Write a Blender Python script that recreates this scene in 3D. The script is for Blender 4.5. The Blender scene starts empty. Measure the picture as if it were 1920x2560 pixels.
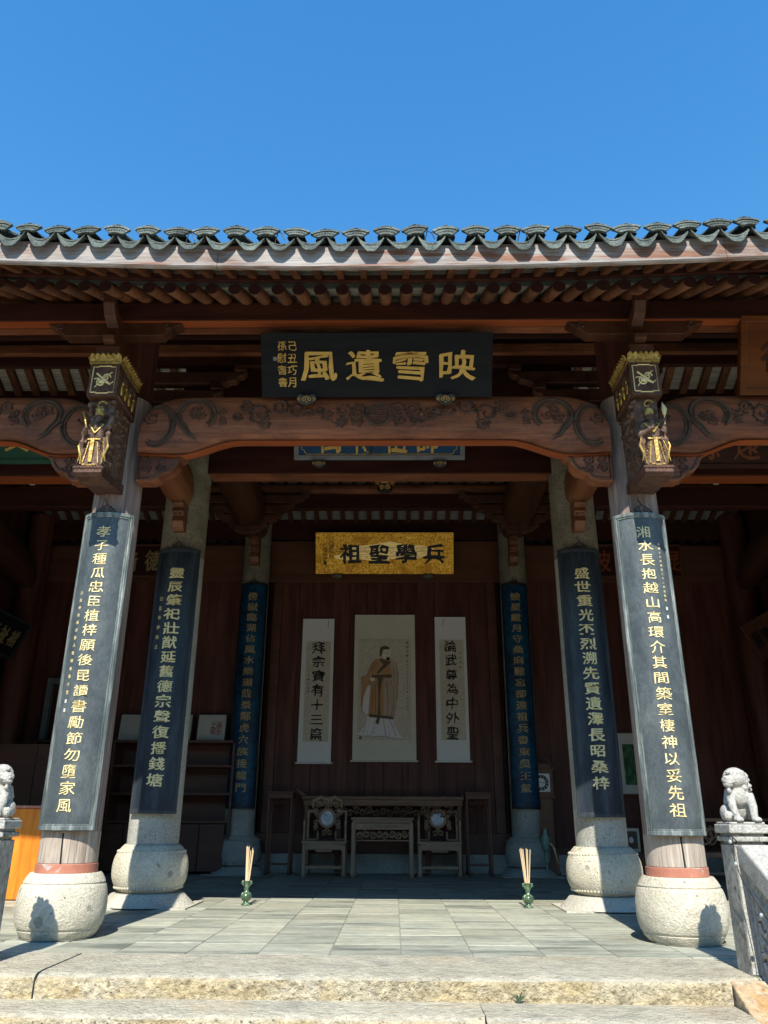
import bpy, math, random
from math import sin, cos, pi, radians
from mathutils import Vector, Matrix, noise as mnoise
random.seed(7)
S = bpy.context.scene
COL = S.collection

# ---------------------------------------------------------------- camera, sky, sun, exposure
cam = bpy.data.cameras.new('camera')
camo = bpy.data.objects.new('camera', cam); COL.objects.link(camo)
cam.sensor_fit = 'VERTICAL'; cam.sensor_height = 36.0; cam.lens = 1963.49 * 36 / 2560
cam.shift_x = 3.67 / 2560
cam.clip_start = 0.05; cam.clip_end = 2000
camo.matrix_world = (Matrix.Translation((0.1595, 0, 0.7228)) @ Matrix.Rotation(0.0161, 4, 'Z')
                     @ Matrix.Rotation(pi / 2 + 0.3713, 4, 'X') @ Matrix.Rotation(0.0055, 4, 'Z'))
S.camera = camo
W = bpy.data.worlds.new('World'); S.world = W; W.use_nodes = True
wn = W.node_tree; bg = wn.nodes['Background']
sky = wn.nodes.new('ShaderNodeTexSky'); sky.sky_type = 'NISHITA'; sky.sun_disc = False
sky.sun_elevation = radians(45.4); sky.sun_rotation = radians(183.1)
sky.altitude = 0; sky.air_density = 1.9; sky.dust_density = 0.0; sky.ozone_density = 8.5
hs = wn.nodes.new('ShaderNodeHueSaturation'); hs.inputs['Saturation'].default_value = 1.22; hs.inputs['Hue'].default_value = 0.500
wn.links.new(sky.outputs[0], hs.inputs['Color']); wn.links.new(hs.outputs[0], bg.inputs[0]); bg.inputs[1].default_value = 0.14
sl = bpy.data.lights.new('sun', 'SUN'); sl.energy = 4.9; sl.angle = radians(0.53); sl.color = (1.0, 0.93, 0.80)
so = bpy.data.objects.new('sun', sl); COL.objects.link(so)
so.rotation_euler = Vector((0.054, 1, -1.015)).to_track_quat('-Z', 'Y').to_euler(); so.location = (0, -5, 12)
S.view_settings.view_transform = 'Standard'; S.view_settings.look = 'None'
S.view_settings.gamma = 1; S.view_settings.use_curve_mapping = False
S.view_settings.exposure = 0.7
S.render.engine = 'CYCLES'
S.cycles.max_bounces = 8; S.cycles.diffuse_bounces = 5; S.cycles.use_denoising = True

# ---------------------------------------------------------------- materials
M = {}
def mat(name, cols, rough=.6, bdist=.014, metal=0.0, scale=(1, 1, 1), nscale=4.0, detail=6, bump=.15, bscale=40, bstretch=None,
        spots=None, spots2=None, streak=None, rnd=0.0, spec=.35, coat=0.0, dirt=None, rrough=.1, grain=None):
    m = bpy.data.materials.new(name); m.use_nodes = True
    nt = m.node_tree; N = nt.nodes; L = nt.links
    b = N['Principled BSDF']
    tc = N.new('ShaderNodeTexCoord'); oi = N.new('ShaderNodeObjectInfo')
    add = N.new('ShaderNodeVectorMath'); add.operation = 'MULTIPLY_ADD'
    cmb = N.new('ShaderNodeCombineXYZ')
    for i in range(3): L.new(oi.outputs['Random'], cmb.inputs[i])
    L.new(cmb.outputs[0], add.inputs[0]); add.inputs[1].default_value = (37, 53, 71) if rnd else (0, 0, 0)
    L.new(tc.outputs['Object'], add.inputs[2])
    def mapping(sc):
        mp = N.new('ShaderNodeMapping'); mp.inputs['Scale'].default_value = sc
        L.new(add.outputs[0], mp.inputs[0]); return mp.outputs[0]
    def nz(sc, s, d=detail, dist=0.0, r=.6):
        n = N.new('ShaderNodeTexNoise'); n.inputs['Scale'].default_value = s; n.inputs['Detail'].default_value = d
        n.inputs['Roughness'].default_value = r; n.inputs['Distortion'].default_value = dist
        L.new(mapping(sc), n.inputs['Vector']); return n.outputs['Fac']
    def ramp(fac, stops):
        r = N.new('ShaderNodeValToRGB'); e = r.color_ramp.elements
        while len(e) < len(stops): e.new(.5)
        for el, (p, c) in zip(e, stops): el.position = p; el.color = (*c, 1)
        L.new(fac, r.inputs[0]); return r.outputs[0]
    def mix(f, a, c, mode='MIX'):
        x = N.new('ShaderNodeMix'); x.data_type = 'RGBA'; x.blend_type = mode
        if isinstance(f, float): x.inputs[0].default_value = f
        else: L.new(f, x.inputs[0])
        for sock, v in ((x.inputs[6], a), (x.inputs[7], c)):
            if isinstance(v, tuple): sock.default_value = (*v, 1)
            else: L.new(v, sock)
        return x.outputs[2]
    if len(cols) == 1: cols = [cols[0], cols[0]]
    stops = [(.33 + .34 * i / (len(cols) - 1), c) for i, c in enumerate(cols)]
    col = ramp(nz(scale, nscale), stops)
    for sp in (spots, spots2):
        if sp:
            sc, c, thr, den = sp
            v = N.new('ShaderNodeTexVoronoi'); v.inputs['Scale'].default_value = sc
            wv = N.new('ShaderNodeVectorMath'); wv.operation = 'MULTIPLY_ADD'
            n3 = N.new('ShaderNodeTexNoise'); n3.inputs['Scale'].default_value = sc * 1.7
            L.new(mapping((1, 1, 1)), n3.inputs['Vector'])
            L.new(n3.outputs['Color'], wv.inputs[0]); wv.inputs[1].default_value = (.6 / sc,) * 3
            L.new(mapping((1, 1, 1)), wv.inputs[2]); L.new(wv.outputs[0], v.inputs['Vector'])
            sub = N.new('ShaderNodeMath'); sub.operation = 'SUBTRACT'
            sep = N.new('ShaderNodeSeparateColor'); L.new(v.outputs['Color'], sep.inputs[0])
            mul = N.new('ShaderNodeMath'); mul.operation = 'MULTIPLY_ADD'   # size varies per cell, many cells empty
            L.new(sep.outputs[0], mul.inputs[0]); mul.inputs[1].default_value = thr / den; mul.inputs[2].default_value = thr - thr / den
            L.new(mul.outputs[0], sub.inputs[0]); L.new(v.outputs['Distance'], sub.inputs[1])
            rr = ramp(sub.outputs[0], [(0, (0, 0, 0)), (.06, (1, 1, 1))])
            g = N.new('ShaderNodeMath'); g.operation = 'MULTIPLY'; L.new(rr, g.inputs[0]); g.inputs[1].default_value = .8
            col = mix(g.outputs[0], col, c)
    if streak:
        sc, s, c, lo, hi, amt = streak
        f = ramp(nz(sc, s, 8, .3), [(lo, (0, 0, 0)), (hi, (amt,) * 3)])
        col = mix(f, col, c)
    if dirt:
        s, c, lo, hi, amt = dirt
        f = ramp(nz((1, 1, 1), s, 7, .5), [(lo, (0, 0, 0)), (hi, (amt,) * 3)])
        col = mix(f, col, c)
    if grain:
        gs, lo_, st_ = grain
        col = mix(1.0, col, ramp(nz(st_, gs, 4, 0, .75), [(.36, (lo_,) * 3), (.62, (1.12,) * 3)]), 'MULTIPLY')
    if rnd:
        h = N.new('ShaderNodeHueSaturation'); L.new(col, h.inputs['Color'])
        mr = N.new('ShaderNodeMapRange'); L.new(oi.outputs['Random'], mr.inputs[0])
        mr.inputs[3].default_value = 1 - rnd; mr.inputs[4].default_value = 1 + rnd
        L.new(mr.outputs[0], h.inputs['Value']); col = h.outputs[0]
    L.new(col, b.inputs['Base Color'])
    rf = N.new('ShaderNodeMapRange'); L.new(nz(scale, nscale * 2.3, 3), rf.inputs[0])
    rf.inputs[3].default_value = max(0, rough - rrough); rf.inputs[4].default_value = min(1, rough + rrough)
    L.new(rf.outputs[0], b.inputs['Roughness'])
    b.inputs['Metallic'].default_value = metal
    b.inputs['Specular IOR Level'].default_value = spec
    b.inputs['Coat Weight'].default_value = coat; b.inputs['Coat Roughness'].default_value = .15
    if bump:
        bp = N.new('ShaderNodeBump'); bp.inputs['Strength'].default_value = bump; bp.inputs['Distance'].default_value = bdist
        L.new(nz(bstretch or scale, bscale, 6), bp.inputs['Height']); L.new(bp.outputs[0], b.inputs['Normal'])
    M[name] = m
    return m
GX, GY, GZ = (.12, 1, 1), (1, .12, 1), (1, 1, .12)
FLECK = (.16, .16, .14)
mat('drum_stone', [(.50, .465, .365), (.58, .545, .44), (.64, .61, .515)], .88, bdist=.016, nscale=3, bump=.8, bscale=75, spots=(11, (.29, .27, .22), .34, .30), spots2=(34, FLECK, .3, .22), dirt=(2.4, (.40, .365, .275), .5, .72, .6), grain=(45, .82, (1, 1, 1)))
mat('column_stone', [(.33, .34, .31), (.41, .41, .37), (.48, .47, .42)], .85, nscale=3, bump=.8, bscale=60, spots=(48, (.10, .105, .10), .36, .5), spots2=(9, (.2, .21, .2), .25, .2), dirt=(1.6, (.27, .24, .17), .5, .72, .5), grain=(60, .72, (1, 1, 1)))
mat('plinth_stone', [(.40, .385, .33), (.48, .465, .40), (.53, .515, .45)], .85, nscale=3, bump=.7, bscale=50, spots=(30, (.2, .2, .18), .3, .3), grain=(50, .75, (1, 1, 1)))
mat('rough_stone', [(.20, .18, .13), (.28, .25, .18), (.36, .33, .25)], .9, nscale=4, bump=1.0, bscale=70, spots=(60, (.08, .07, .05), .42, .6), grain=(70, .5, (1, 1, 1)))
mat('kerb_stone', [(.42, .395, .31), (.52, .49, .39), (.58, .55, .45)], .88, bdist=.03, nscale=2.6, detail=9, bump=1.0, bscale=42, spots=(30, (.2, .175, .12), .3, .3), spots2=(75, (.22, .2, .14), .34, .35),
    streak=((.5, 1, 3.2), 2.2, (.52, .35, .18), .56, .70, .6), dirt=(2.6, (.27, .27, .225), .5, .68, .7), rnd=.05, grain=(34, .74, (.5, 1, 1)))
mat('riser_stone', [(.47, .43, .31), (.54, .475, .33), (.58, .54, .43)], .9, bdist=.04, nscale=3.5, detail=10, bump=1.0, bscale=30, spots=(19, (.24, .17, .08), .36, .45), spots2=(50, (.12, .095, .05), .38, .55),
    streak=((.8, 1, 1.6), 4.0, (.52, .39, .18), .44, .66, .6), rnd=.05, dirt=(9, (.25, .21, .13), .56, .68, .5), grain=(26, .62, (1, 1, 1)))
mat('orange_stone', [(.42, .36, .26), (.48, .39, .27), (.52, .47, .38)], .9, nscale=5, detail=9, bump=1.0, bscale=40, spots=(24, (.24, .15, .07), .3, .3), dirt=(7, (.46, .245, .08), .46, .64, .8), grain=(30, .65, (1, 1, 1)))
mat('floor_tile', [(.26, .275, .23), (.345, .36, .30), (.43, .44, .365)], .65, scale=(.5, 2.2, 1), nscale=3.2, detail=9, bump=.3, bscale=22, bstretch=(.3, 3, 1),
    streak=((.4, 2.6, 1), 2.1, (.10, .12, .108), .52, .66, .75), dirt=(1.1, (.46, .445, .345), .48, .68, .6), rnd=.12, grain=(26, .75, (.5, 2.0, 1)))
mat('joint_mortar', [(.2, .21, .19), (.3, .3, .27)], .9, nscale=9)
mat('court_stone', [(.42, .36, .265), (.48, .42, .32)], .9, nscale=1, bump=.3)
mat('white_stone', [(.40, .395, .36), (.48, .475, .44), (.54, .53, .49)], .85, nscale=14, bump=.7, bscale=90, spots=(60, (.26, .26, .24), .3, .3), dirt=(14, (.25, .25, .23), .48, .66, .75), grain=(90, .72, (1, 1, 1)))
mat('aged_stone', [(.30, .295, .265), (.41, .405, .365), (.52, .51, .465)], .85, scale=(1, 1, .4), nscale=9, detail=10, bump=1.0, bscale=45, dirt=(16, (.10, .098, .08), .55, .66, .7), grain=(60, .6, (1, 1, .5)))
mat('weathered_post', [(.20, .15, .13), (.28, .215, .19), (.34, .27, .24)], .75, scale=GZ, nscale=9, bump=.35, bscale=45, streak=((1, 1, .05), 26, (.13, .085, .07), .5, .66, .8), grain=(50, .75, (1, 1, .04)))
mat('base_wood', [(.36, .30, .25), (.43, .37, .31), (.48, .42, .36)], .85, scale=GZ, nscale=12, bump=.6, bscale=40, streak=((1, 1, .05), 30, (.20, .13, .09), .5, .66, .8), grain=(60, .7, (1, 1, .04)))
mat('red_ring', [(.38, .15, .10), (.45, .19, .13)], .7, nscale=9, bump=.2, dirt=(9, (.42, .40, .37), .60, .64, .9))
mat('fascia_paint', [(.17, .08, .05), (.27, .225, .205), (.32, .295, .285), (.36, .34, .335)], .7, scale=(.35, 1, 1.6), nscale=4.2, detail=9, bump=.35, bscale=30, bstretch=(.06, 1, 2.5), streak=((.22, 1, 3), 4, (.22, .095, .055), .55, .60, .9), grain=(40, .62, (.1, 1, 2.2)))
mat('dark_wood', [(.026, .008, .006), (.042, .013, .009), (.06, .019, .013)], .5, scale=GX, nscale=6, bump=.2, bscale=30, spec=.25, grain=(40, .7, (.1, 1, 1)))
mat('dark_wood_y', [(.04, .015, .008), (.07, .027, .014), (.095, .038, .019)], .45, scale=GY, nscale=6, bump=.2, bscale=30)
mat('dark_wood_z', [(.07, .024, .017), (.11, .038, .027), (.15, .055, .04)], .5, scale=GZ, nscale=7, bump=.15, bscale=30, rnd=.14, spec=.25, streak=((1, 1, .06), 14, (.035, .013, .01), .52, .7, .7))
mat('rafter_wood', [(.07, .026, .013), (.115, .045, .021), (.16, .066, .03)], .55, scale=GY, nscale=8, bump=.3, bscale=40, rnd=.3, spec=.2, grain=(50, .6, (1, .1, 1)))
mat('rafter_end', [(.028, .009, .009), (.04, .013, .012)], .55, nscale=8)
mat('beam_wood', [(.12, .040, .019), (.21, .073, .034), (.29, .108, .052)], .55, scale=GX, nscale=6, detail=8, bump=.35, bscale=34, streak=((.12, 1, 1), 14, (.38, .16, .085), .55, .75, .6), dirt=(2.4, (.065, .03, .019), .48, .68, .6), grain=(44, .64, (.08, 1, 1)), spec=.25)
mat('beam_wood_y', [(.09, .034, .016), (.15, .056, .025), (.20, .08, .036)], .42, scale=GY, nscale=6, bump=.3, bscale=30, coat=.05)
mat('red_under', [(.22, .052, .016), (.30, .08, .026)], .4, scale=GX, nscale=8, bump=.15)  # under the eave beam and side lintels it paints in bounced light
mat('carved_wood', [(.045, .022, .015), (.075, .036, .024), (.12, .058, .038)], .6, nscale=16, bump=.5, bscale=80)
mat('ring_carving', [(.05, .032, .022), (.085, .055, .038)], .8, nscale=14, bump=.4)
mat('statue_wood', [(.06, .034, .024), (.12, .07, .05), (.20, .13, .10)], .55, nscale=22, bump=.6, bscale=90)
mat('gold_leaf', [(.30, .16, .02), (.62, .40, .07), (.90, .66, .20)], .4, metal=.6, nscale=30, bump=.4, bscale=60)
mat('pale_gold', [(.66, .56, .28), (.78, .68, .38)], .5, metal=.15, nscale=20, bump=.1)
mat('gold_paint', [(.50, .33, .08), (.64, .44, .13)], .45, metal=.3, nscale=14, bump=.1)
mat('old_gold', [(.22, .13, .03), (.42, .29, .08), (.60, .45, .16)], .45, metal=.45, nscale=40, bump=.4, bscale=60)
mat('dim_gold', [(.34, .26, .12), (.44, .34, .17)], .5, metal=.2, nscale=14, bump=.1)
mat('roof_tile', [(.055, .072, .066), (.095, .118, .107), (.15, .175, .16)], .75, nscale=12, bump=.8, bscale=70, rnd=.28, dirt=(20, (.22, .245, .21), .54, .7, .6), grain=(80, .5, (1, 1, 1)))
mat('pale_board', [(.27, .27, .235), (.36, .35, .31)], .8, scale=GX, nscale=10, bump=.3, grain=(40, .6, (.1, 1, 1)))
mat('ceiling_grey_shaded', [(.14, .145, .14), (.2, .2, .19)], .85, nscale=8)  # grey brick, toned darker than the pale board to paint interior shade
mat('black_lacquer', [(.045, .057, .064), (.066, .082, .09), (.10, .118, .124)], .42, scale=(1, 1, .5), nscale=5, detail=10, bump=.2, bscale=60, streak=((1, 1, .12), 14, (.18, .20, .205), .56, .78, .5), dirt=(4, (.035, .045, .052), .5, .66, .55), grain=(60, .82, (1, 1, .5)))
mat('frame_lacquer', [(.07, .09, .095), (.14, .17, .17), (.30, .33, .32)], .5, scale=GZ, nscale=22, detail=8, bump=.4, bscale=60, grain=(70, .6, (1, 1, .15)))
mat('navy_lacquer', [(.012, .018, .028), (.02, .029, .042), (.045, .06, .078)], .4, scale=(1, 1, .2), nscale=7, detail=9, bump=.2, streak=((1, 1, .06), 18, (.17, .19, .21), .60, .82, .5), grain=(60, .7, (1, 1, .2)))
mat('navy_frame', [(.02, .027, .036), (.045, .056, .068)], .45, scale=GZ, nscale=14, bump=.3)
mat('blue_lacquer', [(.003, .03, .07), (.004, .055, .12), (.008, .085, .175)], .4, scale=(1, 1, .3), nscale=5, bump=.2, dirt=(10, (.006, .012, .022), .48, .64, .75))
mat('blue_frame', [(.012, .016, .022), (.02, .026, .034)], .4)
mat('plaque_black', [(.007, .009, .012), (.012, .015, .019)], .6, scale=GX, nscale=9, bump=.2, spec=.15)
mat('plaque_blue', [(.005, .05, .13), (.01, .065, .16)], .4, nscale=6, bump=.05)
mat('gray_frame', [(.13, .15, .17), (.19, .21, .23)], .6, nscale=6)
mat('plaque_gold', [(.34, .13, .008), (.80, .43, .045), (1.0, .66, .13)], .36, metal=.7, nscale=38, detail=5, bump=.35, bscale=120, dirt=(5, (.42, .17, .01), .48, .66, .7))
mat('plaque_cloud', [(.92, .68, .28), (.98, .76, .34)], .36, metal=.7, nscale=10)
mat('plaque_brown', [(.085, .025, .004), (.15, .046, .007)], .3, scale=GX, nscale=8, bump=.1)
mat('plaque_green', [(.008, .06, .042), (.012, .08, .055)], .5, nscale=4)
mat('ink', [(.012, .012, .014), (.018, .018, .02)], .5, bump=0)
mat('seal_red', [(.25, .03, .02), (.32, .05, .03)], .6, bump=0)
mat('silk_grey', [(.72, .72, .71), (.78, .78, .77)], .8, nscale=30, bump=.15, bscale=100)
mat('silk_tan', [(.62, .585, .50), (.68, .645, .56)], .8, nscale=3, bump=.1)
mat('paper_tan', [(.50, .445, .36), (.57, .52, .435), (.64, .59, .50)], .85, nscale=28, bump=.1)
mat('robe_tan', [(.42, .24, .12), (.50, .30, .16)], .85, nscale=6, bump=0)
mat('robe_pale', [(.44, .34, .27), (.52, .41, .33)], .85, nscale=6, bump=0)
mat('robe_white', [(.68, .65, .68), (.76, .73, .76)], .85, nscale=8, bump=0)
mat('skin_pale', [(.72, .66, .60), (.76, .70, .64)], .85, bump=0)
mat('robe_dark', [(.10, .075, .055), (.15, .115, .085)], .85, bump=0)
mat('line_ink', [(.02, .016, .014), (.03, .024, .02)], .85, bump=0)
mat('furniture_wood', [(.26, .155, .088), (.38, .24, .145), (.46, .31, .20)], .5, scale=GX, nscale=9, bump=.25, bscale=40)
mat('furniture_wood_z', [(.26, .155, .088), (.38, .24, .145), (.46, .31, .20)], .5, scale=GZ, nscale=9, bump=.25, bscale=40)
mat('altar_wood', [(.12, .06, .034), (.19, .10, .056), (.24, .135, .08)], .5, scale=GX, nscale=9, bump=.25, bscale=40)
mat('stand_wood', [(.10, .042, .024), (.17, .072, .04)], .4, scale=GZ, nscale=9, bump=.2)
mat('marble', [(.30, .36, .44), (.62, .66, .70), (.8, .82, .83)], .25, scale=(1, 1, 2.2), nscale=7, detail=3, bump=0, rnd=.04)
mat('orange_wood', [(.50, .13, .012), (.66, .21, .02), (.74, .27, .03)], .4, scale=(1, 1, .14), nscale=9, bump=.1, streak=((1, 1, .1), 13, (.38, .08, .008), .5, .7, .7))
mat('cupboard_wood', [(.09, .036, .021), (.14, .056, .033)], .45, scale=GX, nscale=8, bump=.15)
mat('panel_white', [(.5, .5, .48), (.56, .56, .54)], .6, bump=0)
mat('lotus_green', [(.01, .04, .02), (.03, .12, .05), (.06, .2, .09)], .6, nscale=14, bump=0, streak=((1, 1, 1), 9, (.45, .45, .4), .62, .68, .8))
mat('green_glaze', [(.02, .05, .03), (.06, .12, .065), (.14, .22, .13)], .2, nscale=22, bump=.1, spec=.7, coat=.5)
mat('incense', [(.62, .47, .29), (.72, .57, .38)], .8, bump=0)
mat('metal_dark', [(.03, .03, .032), (.05, .05, .05)], .45, metal=.5, bump=.1)
mat('clock_face', [(.6, .62, .6), (.66, .68, .66)], .3, bump=0)
mat('celadon', [(.12, .24, .17), (.3, .42, .34)], .3, nscale=18, bump=0)
mat('wire', [(.02, .02, .02), (.03, .03, .03)], .5, bump=0)
mat('bulb', [(.30, .36, .38), (.38, .44, .46)], .12, bump=0, spec=.8, coat=.6)
mat('lantern_paper', [(.36, .18, .06), (.42, .22, .08)], .5, bump=0)

# ---------------------------------------------------------------- mesh helpers
class MB:
    def __init__(s): s.v = []; s.f = []
    def add(s, vs, fs):
        n = len(s.v); s.v += [tuple(v) for v in vs]; s.f += [tuple(i + n for i in f) for f in fs]; return s
    def box(s, x0, x1, y0, y1, z0, z1):
        return s.add([(x, y, z) for z in (z0, z1) for y in (y0, y1) for x in (x0, x1)],
                     [(0, 2, 3, 1), (4, 5, 7, 6), (0, 1, 5, 4), (2, 6, 7, 3), (0, 4, 6, 2), (1, 3, 7, 5)])
    def cbox(s, c, d): return s.box(c[0] - d[0] / 2, c[0] + d[0] / 2, c[1] - d[1] / 2, c[1] + d[1] / 2, c[2] - d[2] / 2, c[2] + d[2] / 2)
    def lathe(s, prof, n=32, c=(0, 0, 0), cap=True, sx=1, sy=1):
        vs = []; fs = []
        for r, z in prof:
            for i in range(n):
                a = 2 * pi * i / n; vs.append((c[0] + sx * r * cos(a), c[1] + sy * r * sin(a), c[2] + z))
        for j in range(len(prof) - 1):
            for i in range(n):
                k = (i + 1) % n; fs.append((j * n + i, j * n + k, (j + 1) * n + k, (j + 1) * n + i))
        if cap: fs.append(tuple(range(n - 1, -1, -1))); fs.append(tuple(range((len(prof) - 1) * n, len(prof) * n)))
        return s.add(vs, fs)
    def tube(s, pts, r, n=6, cap=True, flat=1.0):
        pts = [Vector(p) for p in pts]; vs = []; fs = []; m = len(pts)
        rs = r if isinstance(r, (list, tuple)) else [r] * m
        ref = Vector((0, 0, 1))
        for i, p in enumerate(pts):
            t = (pts[min(i + 1, m - 1)] - pts[max(i - 1, 0)]).normalized()
            u = t.cross(ref)
            if u.length < .1: u = t.cross(Vector((0, 1, 0)))
            u.normalize(); w = u.cross(t)
            for k in range(n):
                a = 2 * pi * k / n; vs.append(p + (u * cos(a) + w * sin(a) * flat) * rs[i])
        for i in range(m - 1):
            for k in range(n):
                l = (k + 1) % n; fs.append((i * n + k, i * n + l, (i + 1) * n + l, (i + 1) * n + k))
        if cap: fs.append(tuple(range(n - 1, -1, -1))); fs.append(tuple(range((m - 1) * n, m * n)))
        return s.add(vs, fs)
    def ell(s, c, r, n=14, m=9, rot=None):
        vs = []; fs = []
        for j in range(m + 1):
            th = pi * j / m
            for i in range(n):
                a = 2 * pi * i / n
                v = Vector((r[0] * sin(th) * cos(a), r[1] * sin(th) * sin(a), r[2] * cos(th)))
                if rot: v = rot @ v
                vs.append((c[0] + v[0], c[1] + v[1], c[2] + v[2]))
        for j in range(m):
            for i in range(n):
                k = (i + 1) % n; fs.append((j * n + i, (j + 1) * n + i, (j + 1) * n + k, j * n + k))
        return s.add(vs, fs)
    def prism(s, poly, a, b, axis='y'):
        def P(p, t):
            if axis == 'y': return (p[0], t, p[1])
            if axis == 'x': return (t, p[0], p[1])
            return (p[0], p[1], t)
        n = len(poly)
        vs = [P(p, a) for p in poly] + [P(p, b) for p in poly]
        fs = [tuple(range(n)), tuple(range(2 * n - 1, n - 1, -1))] + [(i, i + n, (i + 1) % n + n, (i + 1) % n) for i in range(n)]
        return s.add(vs, fs)
    def grid(s, fn, nu, nv, closeu=False):
        vs = [fn(u / nu, v / nv) for v in range(nv + 1) for u in range(nu + (0 if closeu else 1))]
        w = nu + (0 if closeu else 1); fs = []
        for v in range(nv):
            for u in range(nu):
                u2 = (u + 1) % w; fs.append((v * w + u, v * w + u2, (v + 1) * w + u2, (v + 1) * w + u))
        return s.add(vs, fs)
    def tris(s):
        return sum(len(f) - 2 for f in s.f)
def me(mb, name, material, smooth=None):
    m = bpy.data.meshes.new(name); m.from_pydata(mb.v, [], mb.f); m.materials.append(M[material])
    import bmesh
    b = bmesh.new(); b.from_mesh(m); bmesh.ops.recalc_face_normals(b, faces=b.faces); b.to_mesh(m); b.free()
    if smooth is not None:
        m.polygons.foreach_set('use_smooth', [True] * len(m.polygons))
        if smooth < 180: m.set_sharp_from_angle(angle=radians(smooth))
    return m
def link(name, data, parent=None, loc=(0, 0, 0)):
    o = bpy.data.objects.new(name, data); COL.objects.link(o); o.location = loc
    if parent: o.parent = parent
    return o
def part(name, mb, material, parent=None, smooth=None, bevel=0, loc=(0, 0, 0), kind=None, remesh=0, label=None):
    o = link(name, me(mb, name, material, smooth), parent, loc)
    if remesh:
        r = o.modifiers.new('r', 'REMESH'); r.mode = 'VOXEL'; r.voxel_size = remesh; r.use_smooth_shade = True
    if bevel:
        b = o.modifiers.new('b', 'BEVEL'); b.width = bevel; b.segments = 2; b.limit_method = 'ANGLE'; b.angle_limit = radians(40)
    if kind or name in ('openwork', 'relief', 'gilded_emblem', 'gilded_trim', 'side_figures', 'numerals', 'weights', 'cloud_lines', 'painted_lines', 'cable', 'gold_curl', 'stem', 'painted_stems'): o['kind'] = kind or 'stuff'
    if label: o['label'] = label
    return o
def tag(o, label, cat, group=None):
    o['label'] = label; o['category'] = cat
    if group: o['group'] = group
    return o
def thing(name, loc, label, cat, group=None, rot=0):
    o = link(name, None, None, loc); o.rotation_euler = (0, 0, rot); o.empty_display_size = .2
    return tag(o, label, cat, group)
def copy_tree(o, parent=None):
    c = o.copy(); COL.objects.link(c)
    if parent: c.parent = parent
    for ch in [x for x in bpy.data.objects if x.parent == o]: copy_tree(ch, c)
    return c

# ---- glyphs (Blender's built-in font covers Chinese characters)
_g = {}
def glyph(ch):
    if ch not in _g:
        c = bpy.data.curves.new('t', 'FONT'); c.body = ch; c.size = 1; c.extrude = .02; c.resolution_u = 3; c.offset = 0.003
        o = bpy.data.objects.new('t', c); COL.objects.link(o)
        dg = bpy.context.evaluated_depsgraph_get()
        m = bpy.data.meshes.new_from_object(o.evaluated_get(dg))
        vs = [v.co.copy() for v in m.vertices]; fs = [tuple(p.vertices) for p in m.polygons]
        bpy.data.objects.remove(o); bpy.data.curves.remove(c); bpy.data.meshes.remove(m)
        if ch.isascii():
            x0 = min(v.x for v in vs); x1 = max(v.x for v in vs)
            for v in vs: v.x -= (x0 + x1) / 2; v.y -= .35
        else:
            for v in vs: v.x -= .5; v.y -= .38
        _g[ch] = (vs, fs)
    return _g[ch]
def put_glyph(mb, ch, cu, cv, w, h, mapper, t=.004, brush=.03, slant=0, bold=True):
    """brushed character: strokes wobble a little as if written by hand"""
    vs, fs = glyph(ch); out = []; sd = random.random() * 50
    base = []
    for v in vs:
        n1 = mnoise.noise(Vector((v.x * 3.1 + sd, v.y * 3.1, sd))); n2 = mnoise.noise(Vector((v.x * 3.1, v.y * 3.1 + sd, 9 + sd)))
        n3 = mnoise.noise(Vector((v.x * 9 + sd, v.y * 9, sd))); n4 = mnoise.noise(Vector((v.x * 9, v.y * 9 + sd, 3 + sd)))
        x = v.x + (n1 * 1.6 + n3 * .5) * brush; y = v.y + (n2 * 1.6 + n4 * .5) * brush
        y -= .10 * abs(x) ** 2 * (brush / .03); x += slant * y
        base.append((x, y, v.z > 0))
    # strokes are thickened by laying slightly shifted copies over one another, each a hair proud of the last
    for k, (dx, dy) in enumerate(((0, 0), (.016, .010), (-.014, -.012))[:3 if bold else 1]):
        mb.add([mapper(cu + (x + dx) * w, cv + (y + dy) * h, t + k * .0005 if f else 0.0) for x, y, f in base], fs)
def column_text(text, parent, u, v_top, v_bot, w, h, mapper, material, t=.004, brush=.03, joined=False, bold=True):
    n = len(text); J = MB()
    for i, ch in enumerate(text):
        v = v_top + (v_bot - v_top) * (i / (n - 1) if n > 1 else 0)
        mb = J if joined else MB()
        uu = u + (random.random() - .5) * w * .06
        put_glyph(mb, ch, uu, v, w * (1 + random.uniform(-.06, .06)), h * (1 + random.uniform(-.06, .06)), mapper, t, brush, bold=bold and not joined)
        if not joined: part('character', mb, material, parent)
    if joined: part('inscription', J, material, parent)
def plane_map(o, ux, uz, nn):
    o, ux, uz, nn = Vector(o), Vector(ux), Vector(uz), Vector(nn)
    return lambda u, v, w: tuple(o + ux * u + uz * v + nn * w)
def relief(mb, poly, r, mp, n=5, w=0.0, flat=1.0):
    mb.tube([mp(p[0], p[1], w) for p in poly], r, n, True, flat)
def spiral(cx, cz, r, a0, turns, d=1, n=22, rmin=.18):
    return [(cx + cos(a0 + d * 2 * pi * turns * i / n) * r * (1 - (1 - rmin) * i / n), cz + sin(a0 + d * 2 * pi * turns * i / n) * r * (1 - (1 - rmin) * i / n)) for i in range(n + 1)]
def bez(p0, p1, p2, p3, n=14):
    return [tuple((1 - t) ** 3 * a + 3 * (1 - t) ** 2 * t * b + 3 * (1 - t) * t * t * c + t ** 3 * d for a, b, c, d in zip(p0, p1, p2, p3)) for t in [i / n for i in range(n + 1)]]
def taper(n, r): return [r * (.35 + .65 * sin(pi * min(1, (i + .6) / n * .9))) for i in range(n)]
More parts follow.
